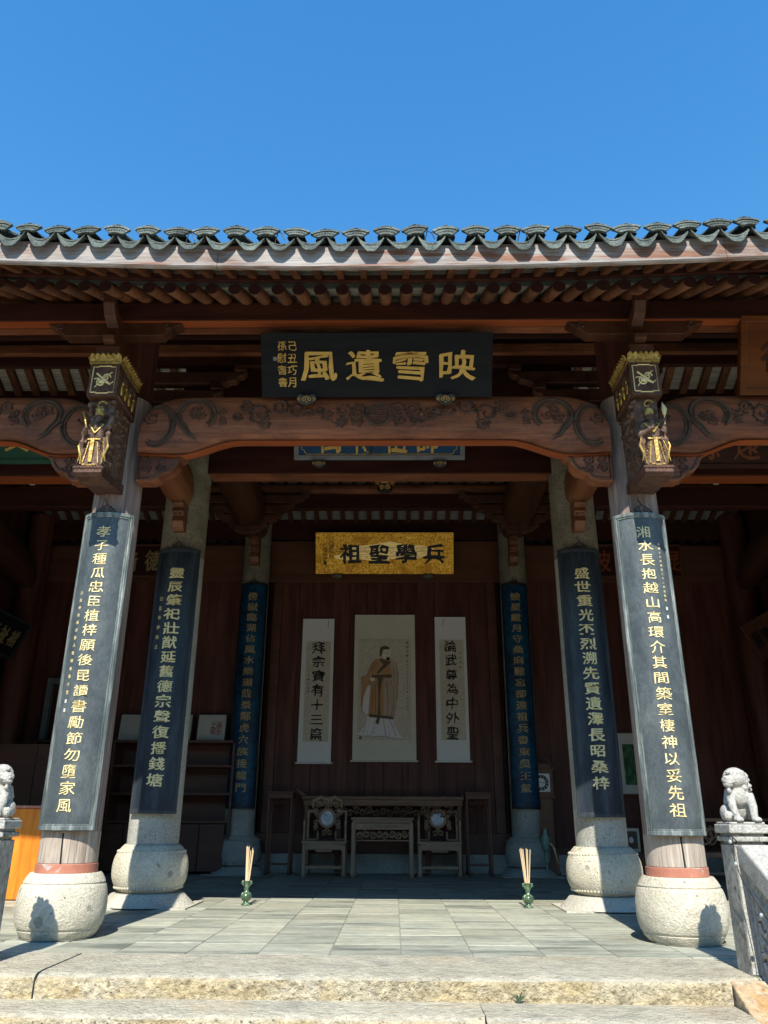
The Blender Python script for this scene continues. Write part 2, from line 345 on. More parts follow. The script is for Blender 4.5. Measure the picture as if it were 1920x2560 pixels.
def foliage(mb, cx, cz, r, mp, seed, k=5, rad=.006, w=0.002):
    """an acanthus scroll: a spiral with curling leaves springing from it"""
    rr = random.Random(seed); a0 = rr.random() * 6.28; d = rr.choice((-1, 1))
    sp = spiral(cx, cz, r, a0, 1.45, d)
    relief(mb, sp, taper(len(sp), rad * 1.5), mp, w=w)
    for i in range(k):
        q = sp[int(i * 14 / k)]; a = math.atan2(q[1] - cz, q[0] - cx) + d * .5
        L = r * rr.uniform(.45, .8)
        lf = bez(q, (q[0] + cos(a) * L * .5, q[1] + sin(a) * L * .5), (q[0] + cos(a + d * .9) * L, q[1] + sin(a + d * .9) * L), (q[0] + cos(a + d * 1.7) * L * .8, q[1] + sin(a + d * 1.7) * L * .8), 7)
        relief(mb, lf, taper(8, rad * 1.15), mp, n=4, w=w)
def scroll_fill(mb, x0, x1, z0, z1, mp, seed, dens=1.0, rad=.005, w=0.0):
    """dense openwork / relief of vines filling a rectangle"""
    rr = random.Random(seed); h = z1 - z0; wd = x1 - x0
    n = max(1, int(round(wd / h * dens)))
    for i in range(n):
        cx = x0 + wd * (i + .5) / n; cz = (z0 + z1) / 2 + (h * .12 if i % 2 else -h * .12)
        foliage(mb, cx, cz, min(h * .33, wd / n * .5), mp, seed * 31 + i, 6, rad, w)
    wave = [(x0 + wd * t / 30, (z0 + z1) / 2 + h * .3 * sin(t / 30 * n * pi)) for t in range(31)]
    relief(mb, wave, rad, mp, w=w)

# ---------------------------------------------------------------- ground, floor, steps (the setting)
def struct(o): o['kind'] = 'structure'; return o
g = MB().box(-400, 400, -400, 400, -1.2, -.80)
struct(part('courtyard', g, 'court_stone'))
fl = link('hall_floor', None); struct(fl)
part('mortar_bed', MB().box(-8, 8, 5.035, 14.2, -.6, -.006), 'joint_mortar', fl)
tw = .4085
variants = []
for k in range(4):
    e = .0022; t = MB().box(e, tw - e, e, tw - e, -.03, 0)
    variants.append(me(t, 'floor_tile', 'floor_tile'))
ntile = 0
for j in range(17):
    for i in range(-9, 8):
        if j > 11 and not -7 <= i <= 6: continue
        o = link('tile', variants[(i * 7 + j * 3) % 4], fl, (.198 + i * tw, 5.035 + j * tw, random.uniform(-.0016, .0008)))
        bb = o.modifiers.new('b', 'BEVEL'); bb.width = .003; bb.segments = 1
        ntile += 1
rest = MB()
for j in range(22):
    for i in range(-20, 20):
        if j < 17 and -9 <= i < 8 and not (j > 11 and not -7 <= i <= 6): continue
        x = .198 + i * tw; y = 5.035 + j * tw; rest.box(x + .0025, x + tw - .0025, y + .0025, y + tw - .0025, -.02, 0)
part('outer_tiles', rest, 'floor_tile', fl, kind='stuff')

st = link('stone_steps', None); struct(st)
def slab(x0, x1, y0, y1, z0, z1, seed, mtop='kerb_stone', wob=.009, name='stone', rnd_edge=.018):
    """a worn slab: top, slightly dipping rounded nosing and pitted riser"""
    rr = random.Random(seed); nx = max(4, int((x1 - x0) / .09)); mb = MB()
    prof = [(y1, z0), (y1, z1), (y0 + .10, z1), (y0 + .045, z1 - .002), (y0 + rnd_edge, z1 - .007), (y0 + .004, z1 - rnd_edge), (y0, z1 - rnd_edge * 2), (y0 + .003, (z0 + z1) / 2), (y0, z0)]
    def fn(u, v):
        p = prof[int(round(v * (len(prof) - 1)))]; x = x0 + (x1 - x0) * u
        nn = mnoise.noise(Vector((x * 2.3 + seed, p[0] * 9, p[1] * 30))); n2 = mnoise.noise(Vector((x * 9 + seed, p[0] * 22, p[1] * 50)))
        k = 1 if p[1] > z0 + .001 else .3
        ed = .5 if u in (0, 1) else 1
        return (x + (n2 * .006 if u in (0, 1) else 0), p[0] + (nn * wob + n2 * wob * .8) * k * (0 if p[0] == y1 else 1), p[1] + (nn * .3 + n2 * .25) * wob * (0 if p[1] in (z0,) else 1))
    mb.grid(fn, nx, len(prof) - 1)
    w = nx + 1; n = len(prof)
    mb.f.append(tuple(i * w for i in range(n))); mb.f.append(tuple(i * w + nx for i in range(n - 1, -1, -1)))
    return mb
def stone(x0, x1, y0, y1, z0, z1, seed, m='kerb_stone', label=None):
    mb = slab(x0, x1, y0, y1, z0, z1, seed)
    o = part('stone', mb, m, st, smooth=50)
    # the riser carries the ochre staining of its own
    o.data.materials.append(M['riser_stone'])
    for p in o.data.polygons:
        if p.center.y < y0 + .02 and p.center.z < z1 - .02: p.material_index = 1
    if label: o['label'] = label
    return o
Z1, Z2, Z3, Z4, Z5 = 0, -.107, -.26, -.42, -.60
stone(-1.600, 1.795, 4.41, 5.030, -.4, 0, 3, label='long middle kerb stone with ochre riser')
stone(-3.6, -1.612, 4.40, 5.030, -.4, .002, 11)
part('stone', slab(1.802, 2.25, 4.47, 5.03, -.4, -.004, 12), 'kerb_stone', st, smooth=50)
part('stone', slab(-7.5, -3.61, 4.38, 5.03, -.5, 0, 5), 'kerb_stone', st, smooth=50)
part('stone', slab(2.26, 7.5, 4.40, 5.03, -.5, 0, 6), 'kerb_stone', st, smooth=50)
stone(-1.79, .566, 4.10, 4.42, -.6, Z2, 21); stone(.572, 1.79, 4.095, 4.42, -.6, Z2 - .003, 22)
stone(-1.79, -.3, 3.79, 4.12, -.7, Z3, 23); stone(-.294, 1.79, 3.785, 4.12, -.7, Z3 - .003, 24)
stone(-1.79, .7, 3.48, 3.80, -.8, Z4, 25); stone(.706, 1.79, 3.48, 3.80, -.8, Z4, 26)
stone(-1.79, 1.79, 3.17, 3.49, -.85, Z5, 27)
stone(-1.79, 1.79, 2.87, 3.18, -.85, -.70, 28)
struct(part('terrace_wall', MB().box(-7.5, -2.3, 4.45, 5.03, -.85, -.5).box(2.3, 7.5, 4.45, 5.03, -.85, -.5), 'aged_stone'))
# cracks' gravelly joint between left slab and the middle slab is left open (12 mm)

# ---------------------------------------------------------------- unseen building and walls added behind the viewer to hold back sky light
gh = thing('shade_gatehouse', (0, -9.5, -.8), 'plain timber building with a tiled roof, added out of view to block sky light', 'shade_gatehouse')
part('wall', MB().box(-14, 14, -4, 0, 0, 4.6), 'dark_wood', gh)
part('gate_roof', MB().prism([(1.3, 4.5), (-2, 6.7), (-5.3, 4.5), (-5.3, 4.3), (1.3, 4.3)], -14.5, 14.5, 'x'), 'roof_tile', gh)
for x in (-10, -6, -2, 2, 6, 10): part('pillar', MB().lathe([(.2, 0), (.19, 4.3)], 20, (x, .9, 0)), 'dark_wood_z', gh, smooth=50)
for s in (-1, 1):  # unseen side walls, added for the courtyard's shade and bounced light
    w_ = thing('added_court_wall', (s * 10.5, -2.5, -.8), 'unseen side wall added to shape the courtyard light, ' + ('west side' if s < 0 else 'east side'), 'wall')
    part('masonry', MB().box(-.2, .2, -7, 7.6, 0, 4.0), 'court_stone', w_); part('coping', MB().prism([(-.4, 4.0), (.4, 4.0), (0, 4.35)], -7, 7.6), 'roof_tile', w_)

# ---------------------------------------------------------------- the hall
hall = thing('ancestral_hall', (0, 0, 0), 'dark red timber ancestral hall with grey tiled eave and carved beams', 'temple hall')
Y1, Y2, Y3 = 5.647, 7.592, 11.768
def bez_prof(p): return p
def shaft(x, y, r0, r1, z0, z1, material, nm='column'):
    mb = MB(); n = 14
    mb.lathe([(r0 + (r1 - r0) * i / n + .004 * sin(pi * i / n), z0 + (z1 - z0) * i / n) for i in range(n + 1)], 40, (x, y, 0))
    return part(nm, mb, material, hall, smooth=40)
def drum(parent, x, y, prof, beads=(), material='drum_stone', n=48):
    mb = MB().lathe(prof, n, (x, y, 0))
    vs = []
    for v in mb.v:
        q = mnoise.noise(Vector((v[0] * 9, v[1] * 9, v[2] * 9))) * .003
        dx, dy = v[0] - x, v[1] - y; L = math.hypot(dx, dy) or 1
        vs.append((v[0] + dx / L * q, v[1] + dy / L * q, v[2]))
    mb.v = vs
    for br, bz in beads:
        k = int(2 * pi * br / .030)
        for i in range(k):
            a = 2 * pi * i / k; mb.ell((x + br * cos(a), y + br * sin(a), bz), (.014, .014, .013), 6, 4)
    return part('base_drum', mb, material, parent, smooth=50)
def ball_profile(rb, rm, rt, z0, z1, zm, n=18):
    out = []
    for i in range(n + 1):
        t = i / n; z = z0 + (z1 - z0) * t
        if z < zm: s = (zm - z) / (zm - z0); k = 1 - (rb / rm) ** 2.3
        else: s = (z - zm) / (z1 - zm); k = 1 - (rt / rm) ** 2.3
        r = rm * (1 - k * s ** 2.3) ** (1 / 2.3)
        out.append((r, z))
    return out
cols = {}
for s in (-1, 1):
    x = 2 * s
    c = shaft(x, Y1, .187, .168, .38, 3.86, 'weathered_post'); cols[(1, s)] = c
    c['label'] = 'greyish weathered timber column at the front edge'
    lw = MB().lathe([(.1885, .44), (.188, .63)], 40, (x, Y1, 0), cap=False); part('bleached_foot', lw, 'base_wood', c, smooth=60)
    cr = MB().prism([(x + .02, .44), (x + .032, .44), (x + .022, .62), (x + .012, .62)] if s < 0 else [(x - .012, .44), (x, .44), (x - .006, .62), (x - .016, .62)], Y1 - .190, Y1 - .15); part('crack', cr, 'ink', c)
    part('ring_band', MB().lathe([(.193, .378), (.196, .382), (.196, .432), (.193, .436)], 48, (x, Y1, 0)), 'red_ring', c, smooth=30)
    pr = ball_profile(.215, .281, .222, 0, .380, .185, 70)
    pr = [(r - (.006 if abs(z - .318) < .0035 or abs(z - .058) < .0045 else 0), z) for r, z in pr]
    
    drum(c, x, Y1, pr)
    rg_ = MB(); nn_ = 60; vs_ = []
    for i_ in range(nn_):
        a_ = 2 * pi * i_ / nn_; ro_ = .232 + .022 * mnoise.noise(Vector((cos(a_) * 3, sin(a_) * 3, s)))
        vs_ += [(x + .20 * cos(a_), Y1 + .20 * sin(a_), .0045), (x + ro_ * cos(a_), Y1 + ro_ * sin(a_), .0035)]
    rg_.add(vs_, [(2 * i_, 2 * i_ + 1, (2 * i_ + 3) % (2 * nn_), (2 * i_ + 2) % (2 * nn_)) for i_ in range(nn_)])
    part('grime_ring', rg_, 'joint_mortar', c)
    c = shaft(x, Y2, .226, .212, .49, 4.62, 'column_stone'); cols[(2, s)] = c
    c['label'] = 'speckled granite column behind the front pair'
    up = MB().lathe([(.2225, 3.15), (.2175, 4.60)], 40, (x, Y2, 0), cap=False); part('rough_upper', up, 'rough_stone', c, smooth=60)
    drum(c, x, Y2, ball_profile(.235, .328, .24, .105, .495, .285), ((.288, .437), (.286, .150)), 'drum_stone')
    p = MB().box(x - .42, x + .42, Y2 - .34, Y2 + .34, -.01, .012); p.lathe([(.40, .012), (.385, .03), (.34, .07), (.315, .10), (.29, .108)], 44, (x, Y2, 0))
    part('plinth', p, 'plinth_stone', c, smooth=35)
    c = shaft(x, Y3, .213, .200, .48, 5.2, 'column_stone'); cols[(3, s)] = c
    c['label'] = 'granite column beside the panelled screen'
    up = MB().lathe([(.2085, 4.0), (.2045, 5.19)], 40, (x, Y3, 0), cap=False); part('rough_upper', up, 'rough_stone', c, smooth=60)
    drum(c, x, Y3, ball_profile(.225, .322, .235, .09, .485, .265), ((.286, .428), (.284, .132)), 'column_stone')
    p = MB().box(x - .40, x + .40, Y3 - .40, Y3 + .23, -.01, .010); p.lathe([(.385, .010), (.37, .03), (.33, .065), (.30, .09), (.28, .098)], 40, (x, Y3, 0))
    part('plinth', p, 'column_stone', c, smooth=35)
    # outer columns of the side bays, mostly out of sight
    c = shaft(5.5 * s, Y3, .2, .19, .3, 5.2, 'dark_wood_z'); drum(c, 5.5 * s, Y3, ball_profile(.2, .3, .22, 0, .4, .2), (), 'column_stone')
    for yy in (Y1, Y2):
        c = shaft(5.5 * s, yy, .2, .19, .3, 4.6, 'weathered_post' if yy == Y1 else 'dark_wood_z'); drum(c, 5.5 * s, yy, ball_profile(.2, .3, .22, 0, .4, .2))

# ---- carved moon beams across the front
BZ = 3.644
def moon_top(x, hw):
    d = hw - abs(x)
    return 3.845 if d > .36 else 3.845 - .235 * (1 - math.sqrt(max(0, 1 - (1 - d / .36) ** 2)))
def moon_bot(x, hw):
    a = abs(x) * 1.8 / hw if hw < 1.8 else abs(x) + 1.8 - hw
    if a < 1.02: return 3.443
    if a < 1.5: t = (a - 1.02) / .48; return 3.443 - .125 * (t * t * (3 - 2 * t))
    return 3.318 + (a - 1.5) * .05
TH = .105; YB = 5.535
def beam_front(cx, hw):
    def mp(u, v, w):
        """u along the beam from its centre, v height; the face bulges towards the viewer"""
        zt, zb = moon_top(u, hw), moon_bot(u, hw); h = (zt - zb) / 2; zc = (zt + zb) / 2
        q = min(1, abs(v - zc) / h)
        yb = TH * (1 - q ** 3.2) ** (1 / 2.6) if q < 1 else 0
        return (cx + u, YB - yb - w, v)
    return mp
def moon_beam(cx, hw, seed):
    mb = MB(); nx, nc = 96, 28
    def fn(u, v):
        x = -hw + 2 * hw * v; zt, zb = moon_top(x, hw), moon_bot(x, hw); h = (zt - zb) / 2; zc = (zt + zb) / 2
        a = 2 * pi * u; ca, sa = cos(a), sin(a)
        sg = lambda k, e: math.copysign(abs(k) ** e, k)
        return (cx + x, YB + TH * sg(ca, .62) * (1.5 if ca > 0 else 1), zc + h * sg(sa, .55 if sa > 0 else .42) + (.07 * ca if sa < 0 and ca > 0 else 0))
    mb.grid(fn, nc, nx, closeu=True)
    b = part('moon_beam', mb, 'beam_wood', hall, smooth=40)
    mp = beam_front(cx, hw)
    # underside strip
    un = MB()
    for i in range(40):
        xa = -hw + 2 * hw * i / 40 ; xb = -hw + 2 * hw * (i + 1) / 40
        za, zb = moon_bot(xa, hw) - .003, moon_bot(xb, hw) - .003
        un.add([(cx + xa, YB - .080, za), (cx + xb, YB - .080, zb), (cx + xb, YB + .012, zb), (cx + xa, YB + .012, za)], [(0, 1, 2, 3)])
    part('underside_board', un, 'red_under', b)
    ri = MB(); sc = MB()
    for sgn in (-1, 1):
        # two big curled loops at each end
        ex = hw - 1.80
        k1 = sgn * (1.37 + ex); k2 = sgn * (1.655 + ex)
        for off, rad in ((0, .017), (.030, .009)):
            A1 = [radians(225 - i * 9.5) for i in range(30)]
            lp = [(k1 + sgn * cos(a) * (.150 - off), 3.650 + sin(a) * (.140 - off)) for a in A1] + [(k1 + sgn * (.045 - off * .4), 3.475 + off * .6), (k1 - sgn * .02, 3.435 + off)]
            relief(ri, [(p[0], min(3.805, p[1])) for p in lp], [rad * .5] + [rad] * (len(lp) - 2) + [rad * .4], mp, w=.003)
            A2 = [radians(62 + i * 10.5) for i in range(24)]
            l2 = [(k2 + sgn * cos(a) * (.135 - off) + sgn * .015, 3.565 + sin(a) * (.175 - off)) for a in A2]
            l2 = [(p[0], max(3.365, min(p[1], moon_top(p[0], hw) - .025))) for p in l2 if abs(p[0]) < hw - .012]
            relief(ri, l2, [rad * .4] + [rad] * (len(l2) - 2) + [rad * .4], mp, w=.003)
        foliage(sc, k2 + sgn * .06, 3.62, .05, mp, seed + 400, 5, .006)
        # phoenix-like curls inside the first loop
        for q in range(5): foliage(sc, k1 + random.uniform(-.05, .05), 3.655 + random.uniform(-.06, .06), .042, mp, seed * 9 + q + (50 if sgn > 0 else 0), 4, .0045)
        for q in range(3):   # hanging heart below, between the loops
            hx = sgn * (1.51 + ex); relief(sc, spiral(hx + (q - 1) * .045, 3.405 + (0 if q == 1 else .012), .028, 1.5, .9), .006, mp)
        fc = sgn * (.78 + ex * .6)
        for (dx, dz, r) in ((-.20, .03, .062), (-.06, .055, .07), (.09, -.005, .085), (.05, -.095, .05), (.21, .055, .055), (.27, -.03, .035), (-.29, .0, .035)):
            foliage(sc, fc + sgn * dx, 3.665 + dz, r, mp, int(seed * 77 + dx * 100 + (9 if sgn > 0 else 0)), 7, .0085)
        for q in range(2): foliage(sc, sgn * (1.16 + ex), 3.60 + q * .07, .034, mp, seed * 5 + q, 4, .005)
    if hw > 1.7:
        mx = .035
        relief(ri, [(mx + cos(a) * .094, 3.655 + sin(a) * .094) for a in [i * 2 * pi / 30 for i in range(31)]], .012, mp, w=.005)
        relief(sc, [(mx + cos(a) * .077, 3.655 + sin(a) * .077) for a in [i * 2 * pi / 30 for i in range(31)]], .007, mp, w=.004)
        for dz, hwid in ((.055, .045), (.033, .064), (.011, .07), (-.014, .07), (-.038, .06)):
            if dz in (.011,):
                for q in (-1, 1): relief(sc, [(mx + q * .012, 3.655 + dz), (mx + q * hwid, 3.655 + dz)], .0078, mp, w=.003)
            else: relief(sc, [(mx - hwid, 3.655 + dz), (mx - .0, 3.655 + dz), (mx + hwid, 3.655 + dz)], .0078, mp, w=.003)
        relief(sc, [(mx, 3.655 + .07), (mx, 3.655 + .033)], .0078, mp, w=.003); relief(sc, [(mx, 3.655 - .03), (mx, 3.655 - .072)], .0078, mp, w=.003)
        for q in (-1, 1):
            relief(sc, [(mx + q * .02, 3.655 - .06), (mx + q * .02, 3.655 - .038), (mx + q * .045, 3.655 - .038)], .005, mp, w=.003)
            for (dx, dz, r) in ((.155, .04, .06), (.17, -.055, .05), (.27, .03, .06), (.285, -.06, .045), (.40, -.005, .05), (.455, .03, .03)):
                foliage(sc, mx + q * dx, 3.655 + dz, r, mp, int(dx * 1000 + (3 if q > 0 else 0)), 7, .0085)
            relief(sc, bez((mx + q * .10, 3.64), (mx + q * .22, 3.80), (mx + q * .26, 3.42), (mx + q * .42, 3.66)), .008, mp)
    ck = MB(); rk = random.Random(seed + 40)
    for q in range(5):
        x0_ = rk.uniform(-hw * .7, hw * .6); z0_ = rk.uniform(3.47, 3.56)
        relief(ck, [(x0_ + j * rk.uniform(.05, .08), z0_ + rk.uniform(-.003, .003)) for j in range(rk.randint(3, 7))], .0016, mp, 3)
    part('cracks', ck, 'ink', b, kind='stuff')
    part('ring_carving', ri, 'ring_carving', b, smooth=60, kind='stuff'); part('scroll_carving', sc, 'carved_wood', b, smooth=60, kind='stuff')
    return b
moon_beam(0, 1.82, 1); 
for s in (-1, 1): moon_beam(s * 3.75, 1.58, 2 + s)

# ---- carved corner brackets under the beam ends
def corner_bracket(x0, sg):
    """x0 the column side, growing in direction sg"""
    pts = [(0, 3.352), (.375, 3.352), (.36, 3.325), (.325, 3.30), (.31, 3.25), (.27, 3.20), (.20, 3.175), (.175, 3.14), (.13, 3.115), (0, 3.115)]
    poly = [(x0 + sg * p[0], p[1]) for p in pts]
    b = part('corner_bracket', MB().prism(poly, 5.49, 5.62), 'beam_wood', hall, bevel=.006)
    r = MB(); mp = plane_map((x0, 5.488, 0), (sg, 0, 0), (0, 0, 1), (0, -1, 0))
    relief(r, [(.02, 3.335), (.34, 3.335), (.30, 3.30), (.285, 3.26), (.25, 3.215), (.18, 3.19), (.15, 3.15), (.02, 3.135), (.02, 3.335)], .009, mp)
    for q in range(4): foliage(r, .07 + (q % 2) * .11, 3.29 - (q // 2) * .07, .038, mp, 300 + q + (9 if sg > 0 else 0), 5, .005)
    part('relief', r, 'carved_wood', b, smooth=60)
for s in (-1, 1):
    corner_bracket(s * 1.825, -s); corner_bracket(s * 2.18, s)

# ---- box with lotus cornice and carved figure on the face of each front column
def deity(x, sgn):
    xb = x + (-.008 if sgn < 0 else .012); hx = .112
    br = part('column_bracket', MB().box(xb - hx, xb + hx, 5.07, 5.50, 3.62, 3.895), 'carved_wood', hall, bevel=.004)
    br['label'] = 'gilded bracket box with carved bearded figure, ' + ('left column' if sgn < 0 else 'right column')
    # gilded frame lines and emblem on the front, figures on the side
    fr = MB(); mp = plane_map((xb, 5.068, 0), (1, 0, 0), (0, 0, 1), (0, -1, 0))
    relief(fr, [(-.086, 3.650), (-.086, 3.865), (-.045, 3.865), (-.045, 3.872), (.045, 3.872), (.045, 3.865), (.086, 3.865), (.086, 3.65), (.045, 3.65), (.045, 3.643), (-.045, 3.643), (-.045, 3.65), (-.086, 3.65)], .005, mp, 4)
    relief(fr, [(-.055, 3.81), (.055, 3.715)], .008, mp); relief(fr, spiral(.02, 3.775, .032, 0, 1.3), .006, mp)
    relief(fr, spiral(-.015, 3.735, .036, 2, 1.2), .007, mp); relief(fr, bez((-.06, 3.69), (-.02, 3.75), (.02, 3.79), (.06, 3.82)), .004, mp)
    relief(fr, bez((-.07, 3.76), (-.03, 3.80), (.03, 3.68), (.075, 3.74)), .004, mp); fr.ell((xb - .012, 5.066, 3.742), (.024, .008, .02), 8, 6)
    part('gilded_emblem', fr, 'pale_gold', br, smooth=60)
    inn = -sgn; sx = xb + inn * hx
    sd = MB()
    for k in range(4):
        yy = 5.15 + k * .085
        sd.ell((sx + inn * .004, yy, 3.71), (.010, .018, .045), 8, 6); sd.ell((sx + inn * .006, yy, 3.765), (.010, .013, .014), 8, 6)
        sd.tube([(sx + inn * .006, yy - .02, 3.72), (sx + inn * .008, yy + .025, 3.76)], .004, 4)
    part('side_figures', sd, 'gold_leaf', br, smooth=60)
    sf = MB(); mps = plane_map((sx, 0, 0), (0, 1, 0), (0, 0, 1), (inn, 0, 0))
    relief(sf, [(5.085, 3.635), (5.085, 3.88), (5.47, 3.88), (5.47, 3.635), (5.085, 3.635)], .007, mps)
    scroll_fill(sf, 5.10, 5.46, 3.65, 3.87, mps, 17, 1.4, .006)
    part('side_relief', sf, 'statue_wood', br, smooth=60, kind='stuff')
    # lotus cornice: slab and two tiers of petals
    co = MB().box(xb - hx - .008, xb + hx + .008, 5.06, 5.50, 3.893, 3.908)
    def petal(c, dirx, diry, w):
        t = Vector((-diry, dirx, 0)); d = Vector((dirx, diry, 0)); vs = []; fs = []
        for j in range(6):
            z = (0, .35, .62, .78, .92, 1)[j]; out = .008 + .022 * z ** 1.6; hw = w * .5 * (1 - (max(0, z - .62) / .39) ** 2) ** .5
            for u in (-1, -.5, 0, .5, 1): vs.append(Vector(c) + t * hw * u + d * (out + .010 * (1 - u * u)) + Vector((0, 0, .058 * z)))
        for j in range(5):
            for i in range(4): fs.append((j * 5 + i, j * 5 + i + 1, (j + 1) * 5 + i + 1, (j + 1) * 5 + i))
        co.add(vs, fs)
    for i in range(6): petal((xb - .098 + i * .0392, 5.068, 3.906), 0, -1, .043)
    for sd_ in (-1, 1):
        for i in range(11): petal((xb + sd_ * hx, 5.088 + i * .0385, 3.906), sd_, 0, .042)
    co.box(xb - hx, xb + hx, 5.07, 5.50, 3.909, 3.955)
    part('lotus_cornice', co, 'old_gold', br, smooth=40)
    # cloud and foliage mass behind the figure, hugging the column
    rr = random.Random(5 + sgn); cl = MB()
    for k in range(150):
        t = rr.random(); z = 3.60 - t * .54; yy = 5.12 + rr.random() * (.36 - .04 * t); side = rr.choice((-1, 1, 0))
        xx = xb + (side * (.082 - .02 * t) if side else rr.uniform(-.08, .08)) + rr.uniform(-.012, .012)
        if side == 0: yy = 5.16 + rr.uniform(-.02, .02) + .06 * t
        cl.ell((xx, yy, z), (rr.uniform(.016, .032), rr.uniform(.02, .04), rr.uniform(.012, .026)), 7, 5)
    cl.prism([(5.14, 3.62), (5.5, 3.62), (5.5, 3.03), (5.30, 3.03), (5.16, 3.03)], xb - .085, xb + .085, 'x')
    part('cloud_carving', cl, 'statue_wood', br, smooth=60)
    # pedestal
    pe = MB().prism([(5.03, 3.035), (5.25, 3.035), (5.49, 3.08), (5.49, 3.0), (5.06, 2.962), (5.03, 2.985)], xb - .10, xb + .10, 'x')
    for k in range(9): pe.ell((xb - .095 + k * .024, 5.035, 3.02), (.016, .016, .014), 7, 5)
    part('pedestal', pe, 'carved_wood', br)
    for k in range(16):
        pass
    # the figure: one continuous body
    fx, fy, fz = xb + (-.0 if sgn < 0 else .005), 5.105, 3.035
    B = MB()
    robe = [(.066, 0), (.078, .01), (.070, .06), (.060, .14), (.050, .20), (.047, .235), (.056, .27), (.062, .31), (.058, .345), (.035, .365), (.022, .38)]
    B.lathe(robe, 22, (fx, fy, fz), sx=1, sy=.75)
    B.ell((fx, fy - .006, fz + .415), (.027, .028, .035), 14, 10)              # head
    B.ell((fx - .027, fy, fz + .415), (.006, .008, .012), 6, 5); B.ell((fx + .027, fy, fz + .415), (.006, .008, .012), 6, 5)
    B.ell((fx, fy - .034, fz + .412), (.006, .007, .010), 6, 5)                # nose
    B.tube([(fx, fy - .024, fz + .395), (fx, fy - .040, fz + .35), (fx, fy - .05, fz + .30)], [.017, .018, .005], 8)   # beard
    B.tube([(fx - .02, fy - .028, fz + .425), (fx + .02, fy - .028, fz + .425)], .004, 5)
    if sgn < 0:
        arms = [[(fx - .05, fy, fz + .33), (fx - .085, fy - .03, fz + .27), (fx - .055, fy - .07, fz + .30)], [(fx + .05, fy, fz + .33), (fx + .09, fy - .01, fz + .35), (fx + .105, fy - .02, fz + .42)]]
    else:
        arms = [[(fx - .05, fy, fz + .33), (fx - .085, fy - .02, fz + .26), (fx - .02, fy - .075, fz + .285)], [(fx + .05, fy, fz + .33), (fx + .085, fy - .02, fz + .29), (fx + .085, fy - .05, fz + .37)]]
    for a in arms:
        B.tube(a, [.024, .027, .016], 9); B.ell((a[2][0], a[2][1] - .006, a[2][2]), (.012, .012, .013), 8, 6)
        for q in range(4): B.tube([(a[2][0] - .009 + q * .006, a[2][1] - .012, a[2][2] + .004), (a[2][0] - .009 + q * .006, a[2][1] - .022, a[2][2] - .006)], .0028, 5)
        B.tube([a[1], (a[1][0] * .98 + fx * .02, a[1][1] - .01, a[1][2] - .07), (a[1][0], a[1][1], a[1][2] - .14)], [.024, .022, .008], 8)  # hanging sleeve
    for k in range(9):
        xx = fx - .06 + k * .015; B.tube([(fx + (xx - fx) * .7, fy - .036, fz + .2), (xx, fy - .054 + abs(xx - fx) * .4, fz + .012)], .005, 5)
    for q in (-1, 1):
        B.ell((fx + q * .011, fy - .031, fz + .421), (.006, .004, .004), 6, 5); B.ell((fx + q * .012, fy - .026, fz + .405), (.009, .008, .008), 6, 5)
        B.tube([(fx + q * .004, fy - .034, fz + .397), (fx + q * .016, fy - .034, fz + .388)], .0035, 5)
        B.ell((fx + q * .048, fy, fz + .345), (.024, .028, .018), 10, 7)
        B.tube([(fx + q * .060, fy - .015, fz + .25), (fx + q * .082, fy - .02, fz + .14), (fx + q * .07, fy - .02, fz + .03)], [.012, .020, .012], 8)
    part('figure', B, 'statue_wood', br, remesh=.0038)
    G = MB()
    G.lathe([(.028, .430), (.033, .445), (.030, .475), (.012, .487)], 14, (fx, fy - .004, fz))      # crown
    if sgn < 0:
        for k in range(5): G.ell((fx - .026 + k * .013, fy - .022, fz + .482), (.006, .006, .012), 6, 5)
    G.box(fx - .013, fx + .013, fy - .066, fy - .050, fz + .035, fz + .222)                          # sash
    G.box(fx - .046, fx + .046, fy - .044, fy - .036, fz + .220, fz + .231)
    for q in (-1, 1):
        G.tube([(fx + q * .030, fy - .030, fz + .355), (fx + q * .060, fy - .018, fz + .352), (fx + q * .072, fy - .004, fz + .335)], .0035, 5)
        G.tube([(fx + q * .066, fy - .035, fz + .215), (fx + q * .083, fy - .042, fz + .12), (fx + q * .074, fy - .040, fz + .03)], .0035, 5)
        for k in range(4): G.ell((fx + q * (.028 + k * .011), fy - .045, fz + .19 - k * .022), (.004, .004, .005), 5, 4)
    G.tube([(fx - .05, fy - .036, fz + .345), (fx, fy - .05, fz + .27)], .006, 5); G.tube([(fx + .05, fy - .036, fz + .345), (fx, fy - .05, fz + .27)], .006, 5)
    G.tube([(fx + q * .001, 0, 0) for q in (0,)] if False else [(fx - .078, fy - .02, fz + .008), (fx - .04, fy - .055, fz + .006), (fx, fy - .06, fz + .008), (fx + .04, fy - .055, fz + .006), (fx + .078, fy - .02, fz + .008)], .008, 6)
    for q in (-1, 1):
        G.tube([(fx + q * .088, fy - .03, fz + .25), (fx + q * .105, fy - .035, fz + .17), (fx + q * .085, fy - .04, fz + .10), (fx + q * .10, fy - .03, fz + .05)], [.004, .009, .008, .003], 6)
        G.tube([(fx + q * .03, fy - .048, fz + .2), (fx + q * .055, fy - .052, fz + .03)], .0045, 5)
        G.ell((fx + q * .035, fy - .062, fz + .008), (.018, .022, .012), 8, 6)
    G.tube(spiral(0, 0, .055, .4, .8) and [(fx + p[0], 5.105, 3.555 + p[1]) for p in spiral(0, 0, .042, .4, .8)], .007, 5)
    part('gilded_trim', G, 'old_gold', br, smooth=50)
